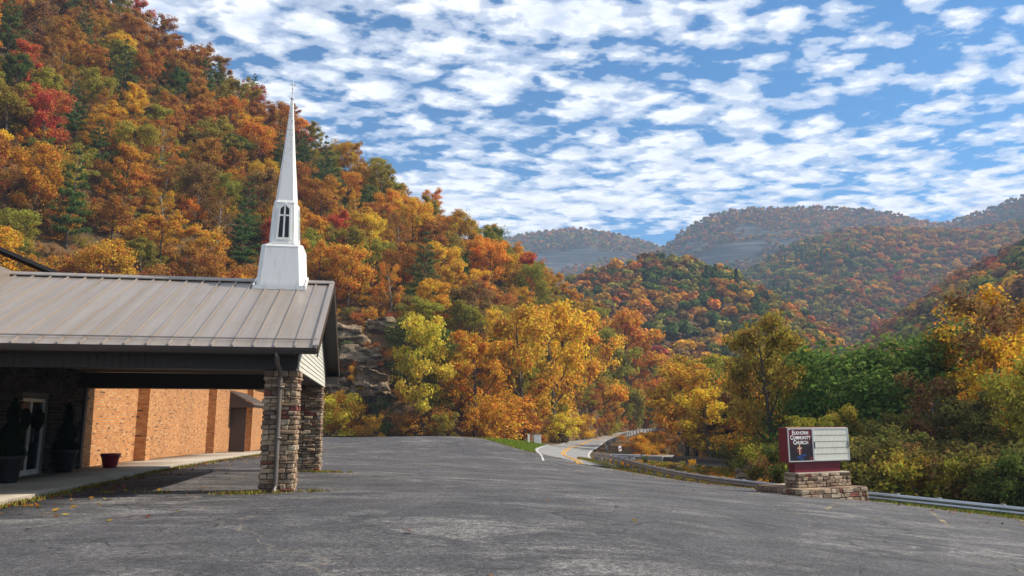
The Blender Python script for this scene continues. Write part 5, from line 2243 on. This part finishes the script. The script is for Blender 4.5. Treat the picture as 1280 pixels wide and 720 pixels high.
for xx in (lx0 + .03, lx1 - .02):
    mb = MB()
    mb.box((xx - .02, cy0 - .065, lz0 + .45), (xx + .005, cy0 - .047, lz0 + .70))
    mb.build("latch", MT["brown"], board)
mb = MB()
mb.tube([(cx0 + .12, cy0 - .004, cz1 - .07), (cx0 + .12, cy0 - .05, cz1 - .07)], .025, 10)
mb.build("bolt", MT["alu"], cab)

# ------------------------------------------------------------------ guardrails
PROF = [(-.005, .0), (.030, .03), (.055, .085), (.030, .14), (-.005, .155), (.030, .17), (.055, .225), (.030, .28), (-.005, .31)]
PROF = PROF + [(a - .012, b) for a, b in PROF[::-1]]


def guardrail(name, pts, label, cat, hfun, top=.74, spacing=2.0, group=None, post_mat="wood_post", side=-1):
    path = smooth_path(pts, .5)
    z = hfun(path[:, 0], path[:, 1])
    c = (path[0][0], path[0][1], float(z[0]))
    t = thing(name, label, cat, c, 0, group)
    loc = [(path[i][0] - c[0], path[i][1] - c[1], z[i] + top - .31 - c[2]) for i in range(len(path))]
    mb = MB()
    mb.sweep(loc, [(side * a, b) for a, b in PROF])
    mb.build("rail", MT["steel"], t)
    acc = 0.0
    tn = np.gradient(path, axis=0)
    tn /= np.linalg.norm(tn, axis=1)[:, None]
    nxt = .6
    for i in range(1, len(path)):
        acc += np.linalg.norm(path[i] - path[i - 1])
        if acc >= nxt:
            nxt += spacing
            s = np.array([tn[i][1], -tn[i][0]]) * (-side)
            p = path[i] + s * .10
            Mx = Matrix.Translation((p[0] - c[0], p[1] - c[1], 0)) @ Matrix.Rotation(math.atan2(tn[i][1], tn[i][0]), 4, "Z")
            mb = MB()
            zz = z[i] - c[2]
            mb.cbox((-.075, -.085, zz - .9), (.075, .085, zz + top + .03), .012, 0, 0, Mx)
            mb.build("post", MT[post_mat], t)
    return t


main_rail = [(33, 7.5), (29.4, 12.3), (23.7, 20), (18.0, 26.9), (13.2, 33), (11.0, 42), (9.2, 55), (8.0, 66), (7.75, 72), (8.3, 77), (10.0, 80.2), (12.8, 81.0)]


def rail_h(X, Y):
    return tps(X, Y) - np.interp(Y, [0, 36, 46, 60], [.44, .42, .28, 0.0])


guardrail("guardrail", main_rail, "long galvanised guardrail curving along the lot's creek side behind the sign", "guardrail", rail_h, .76, 1.9)
road_rail = [(12.2, 100), (14.2, 118), (19.9, 148), (26.2, 175), (34.6, 190), (43.2, 215), (56, 240)]
guardrail("guardrail", road_rail, "distant guardrail following the road's outer bend toward the hills", "guardrail", tps, .8, 2.0)
# small leaning marker by the rail end
p = P(774, 560, 94)
t = thing("marker_post", "small leaning red and white marker post at the guardrail gap", "marker", (p[0], p[1], gz1(p[0], p[1])), .4)
mb = MB()
mb.tube([(0, 0, -.3), (.1, 0, 1.1)], .04, 8)
mb.build("post", MT["wood_post"], t)
mb = MB()
mb.cbox((-.12, -.06, .75), (.28, -.045, 1.35), .008)
pl = mb.build("plate", MT["letter"], t)
mb = MB()
mb.add([(-.10, -.063, .85), (.26, -.063, 1.05), (.26, -.063, 1.2), (-.10, -.063, 1.0)], [(0, 1, 2, 3)])
mb.build("stripe", MT["print_red"], pl)
p = P(783, 562, 90)
t = thing("fallen_rail", "short detached rail section lying on weeds by the bridge approach", "rail", (p[0], p[1], gz1(p[0], p[1]) + .35), -.15)
mb = MB()
mb.sweep([(-2.2, 0, 0), (2.2, 0, -.1)], PROF)
mb.build("rail", MT["steel"], t)
for xx in (-1.6, 1.7):
    mb = MB()
    mb.cbox((xx - .08, -.10, -.6), (xx + .08, -.02, .28), .01)
    mb.build("post", MT["wood_post"], t)

# ------------------------------------------------------------------ utility cabinet and white post beside the grass island
p = P(671, 553, 101)
zc = gz1(p[0], p[1])
t = thing("utility_cabinet", "pale grey utility cabinet standing beyond the grass island", "utility box", (p[0], p[1], zc), .35)
mb = MB()
mb.cbox((-.5, -.3, .06), (.5, .3, 1.15), .03)
mb.build("housing", MT["alu"], t)
mb = MB()
mb.cbox((-.54, -.34, 1.152), (.54, .34, 1.22), .02)
mb.build("lid", MT["alu"], t)
mb = MB()
mb.cbox((-.44, -.325, .14), (.02, -.303, 1.10), .008)
dr = mb.build("door", MT["alu"], t)
mb = MB()
mb.box((-.06, -.345, .55), (-.02, -.327, .70))
mb.build("handle", MT["brown"], dr)
mb = MB()
mb.cbox((-.6, -.4, -.3), (.6, .4, .057), .02)
mb.build("base_pad", MT["conc"], t)
p = P(660.5, 553, 100)
zc = gz1(p[0], p[1])
t = thing("marker_post", "short white post beside the utility cabinet", "post", (p[0], p[1], zc), .2)
mb = MB()
mb.tube([(0, 0, -.3), (0, 0, 1.05)], .13, 12)
mb.build("post", MT["white"], t)
mb = MB()
mb.lathe([(.15, 1.052), (.15, 1.12), (.0, 1.16)], 12)
mb.build("cap", MT["white"], t)


# ------------------------------------------------------------------ grass, weeds, fallen leaves
def blades(name, X, Y, h, label, mat, cat="grass", zfun=gz, wid=.012, lift=0.0, lean=.4):
    g = np.random.default_rng(len(X))
    n = len(X)
    Z = zfun(X, Y) + lift
    an = g.random(n) * 6.28
    hh = h * g.uniform(.4, 1.25, n)
    b = np.column_stack([X, Y, Z])
    s = np.column_stack([np.cos(an), np.sin(an), np.zeros(n)]) * (wid * g.uniform(.6, 1.5, n))[:, None]
    ln = np.column_stack([g.normal(size=n) * lean, g.normal(size=n) * lean, np.ones(n)]) * hh[:, None]
    v = np.stack([b - s, b + s, b + ln], 1).reshape(-1, 3)
    f = np.arange(3 * n).reshape(-1, 3)
    return tag(link(name, np_mesh(name, v, f, MT[mat])), label, cat, kind="stuff")


g = np.random.default_rng(21)
# along the sidewalk's edge
n = 9000
vv = g.uniform(-9, 50, n)
wv = np.clip(vnoise(vv, vv * 0 + 3, 2.2, 4) + .55, 0, 1.2)
uu = -4.9 + np.abs(g.normal(size=n)) * .16 * wv + .0
x = O[0] + uu * CA - vv * SA
y = O[1] + uu * SA + vv * CA
k = g.random(n) < wv * 1.1
blades("grass", x[k], y[k], .09, "ragged grass growing in the joint along the sidewalk edge", "weeds", zfun=tps, lift=.025, wid=.014)
X_, Y_ = [], []
for (cu, cv, ru, rv, m) in ((-.9, -.15, .75, .16, 900), (-.5, -.12, .7, .08, 350), (.35, .05, .35, .12, 250), (-.1, 7.85, .6, .12, 500), (.5, 7.9, .5, .12, 350), (-2.6, .35, .5, .10, 150), (-3.7, .6, .5, .08, 160)):
    uu, vv = cu + g.normal(size=m) * ru * .5, cv + g.normal(size=m) * rv * .9
    kk = vnoise(uu * 1.0, vv * 1.0, .16, 7) > -.12
    uu, vv = uu[kk], vv[kk]
    k = ~((uu > -.74) & (uu < .02) & (((vv > -.02) & (vv < .74)) | ((vv > VF - .02) & (vv < VF + .74))))
    uu, vv = uu[k], vv[k]
    X_.append(O[0] + uu * CA - vv * SA)
    Y_.append(O[1] + uu * SA + vv * CA)
blades("weeds", np.concatenate(X_), np.concatenate(Y_), .07, "low dry weeds sprouting round the pillar feet", "weeds", "weeds", tps, .014, .025)
# grass island
xs, ys = [p[0] for p in ISLAND], [p[1] for p in ISLAND]
X_, Y_ = g.uniform(min(xs), max(xs), 42000), g.uniform(min(ys), max(ys), 42000)
dr_, _ = pl_dist(X_, Y_, [tuple(p) for p in ROADP[::3]])
k = in_poly(X_, Y_, ISLAND) & ~in_poly(X_, Y_, LOT) & (dr_ > 3.3)
MT["lawn"] = mat_leaf("lawn_blades", fixed=(0.21, 0.27, 0.03), trans=.3, hue=.04)
blades("lawn", X_[k], Y_[k], .24, "bright green grass island between the lot and the road", "lawn", "lawn", wid=.05)
# far edge of the lot
X_, Y_ = g.uniform(-30, 0, 30000), g.uniform(80, 104, 30000)
d = edge_dist(X_, Y_, LOT)
k = ~in_poly(X_, Y_, LOT) & (d < 2.4)
blades("grass", X_[k], Y_[k], .16, "yellowing grass strip along the lot's far edge", "weeds", wid=.05)
# verge either side of the guardrail
X_, Y_ = g.uniform(9, 36, 70000), g.uniform(4, 40, 70000)
d, s_ = pl_dist(X_, Y_, RAIL)
k = ~in_poly(X_, Y_, LOT) & (d < 2.6)
k2 = g.random(len(X_)) < .55
blades("grass", X_[k & k2], Y_[k & k2], .13, "green grass verge along the guardrail past the sign", "grass", wid=.02)
blades("weeds", X_[k & ~k2], Y_[k & ~k2], .12, "yellowed dry grass along the guardrail past the sign", "weeds", "weeds", wid=.02)
X_, Y_ = g.uniform(5, 14, 30000), g.uniform(38, 84, 30000)
d, s_ = pl_dist(X_, Y_, RAIL)
k = ~in_poly(X_, Y_, LOT) & (d < 1.8)
blades("weeds", X_[k], Y_[k], .11, "dry weeds along the foot of the curved guardrail", "weeds", "weeds", wid=.03)
# fallen leaves on the asphalt, thicker along its edges
n = 60000
X_, Y_ = g.uniform(-20, 30, n), g.uniform(6, 95, n)
ins = in_poly(X_, Y_, LOT)
de = edge_dist(X_, Y_, LOT)
k = ins & (g.random(n) < np.exp(-de / .9) * .8 + .0035)
X_, Y_ = X_[k], Y_[k]
cent = np.column_stack([X_, Y_, tps(X_, Y_) + .048])
nrm = unit(g.normal(size=(len(X_), 3)) * .25 + np.array([0, 0, 1]))
v, f = leaf_cards(cent, nrm, .055 * g.uniform(.6, 1.4, len(X_)), g, .75)
tag(link("fallen_leaves", np_mesh("fallen_leaves", v, f, MT["fallen"])), "scattered fallen brown and orange leaves on the asphalt", "leaves", kind="stuff")
# leaf litter and stems on the hill foot
MT["litter"] = mat_leaf("litter_leaf", fixed=(0.27, 0.11, 0.03), trans=.1, hue=.06, val=(.4, 1.3))

# ------------------------------------------------------------------ air
M = Mat("valley_haze")
pv_ = M.n.new("ShaderNodeVolumePrincipled")
pv_.inputs["Color"].default_value = (0.55, 0.74, 1.0, 1)
pv_.inputs["Density"].default_value = 0.00027
pv_.inputs["Anisotropy"].default_value = 0.0
M.l.new(pv_.outputs[0], M.out.inputs["Volume"])
mb = MB()
mb.box((-2600, -2600, -12), (2600, 2600, 470))
hz = mb.build("haze", M.m)
tag(hz, "thin blue haze hanging in the valley air", "haze", kind="stuff")
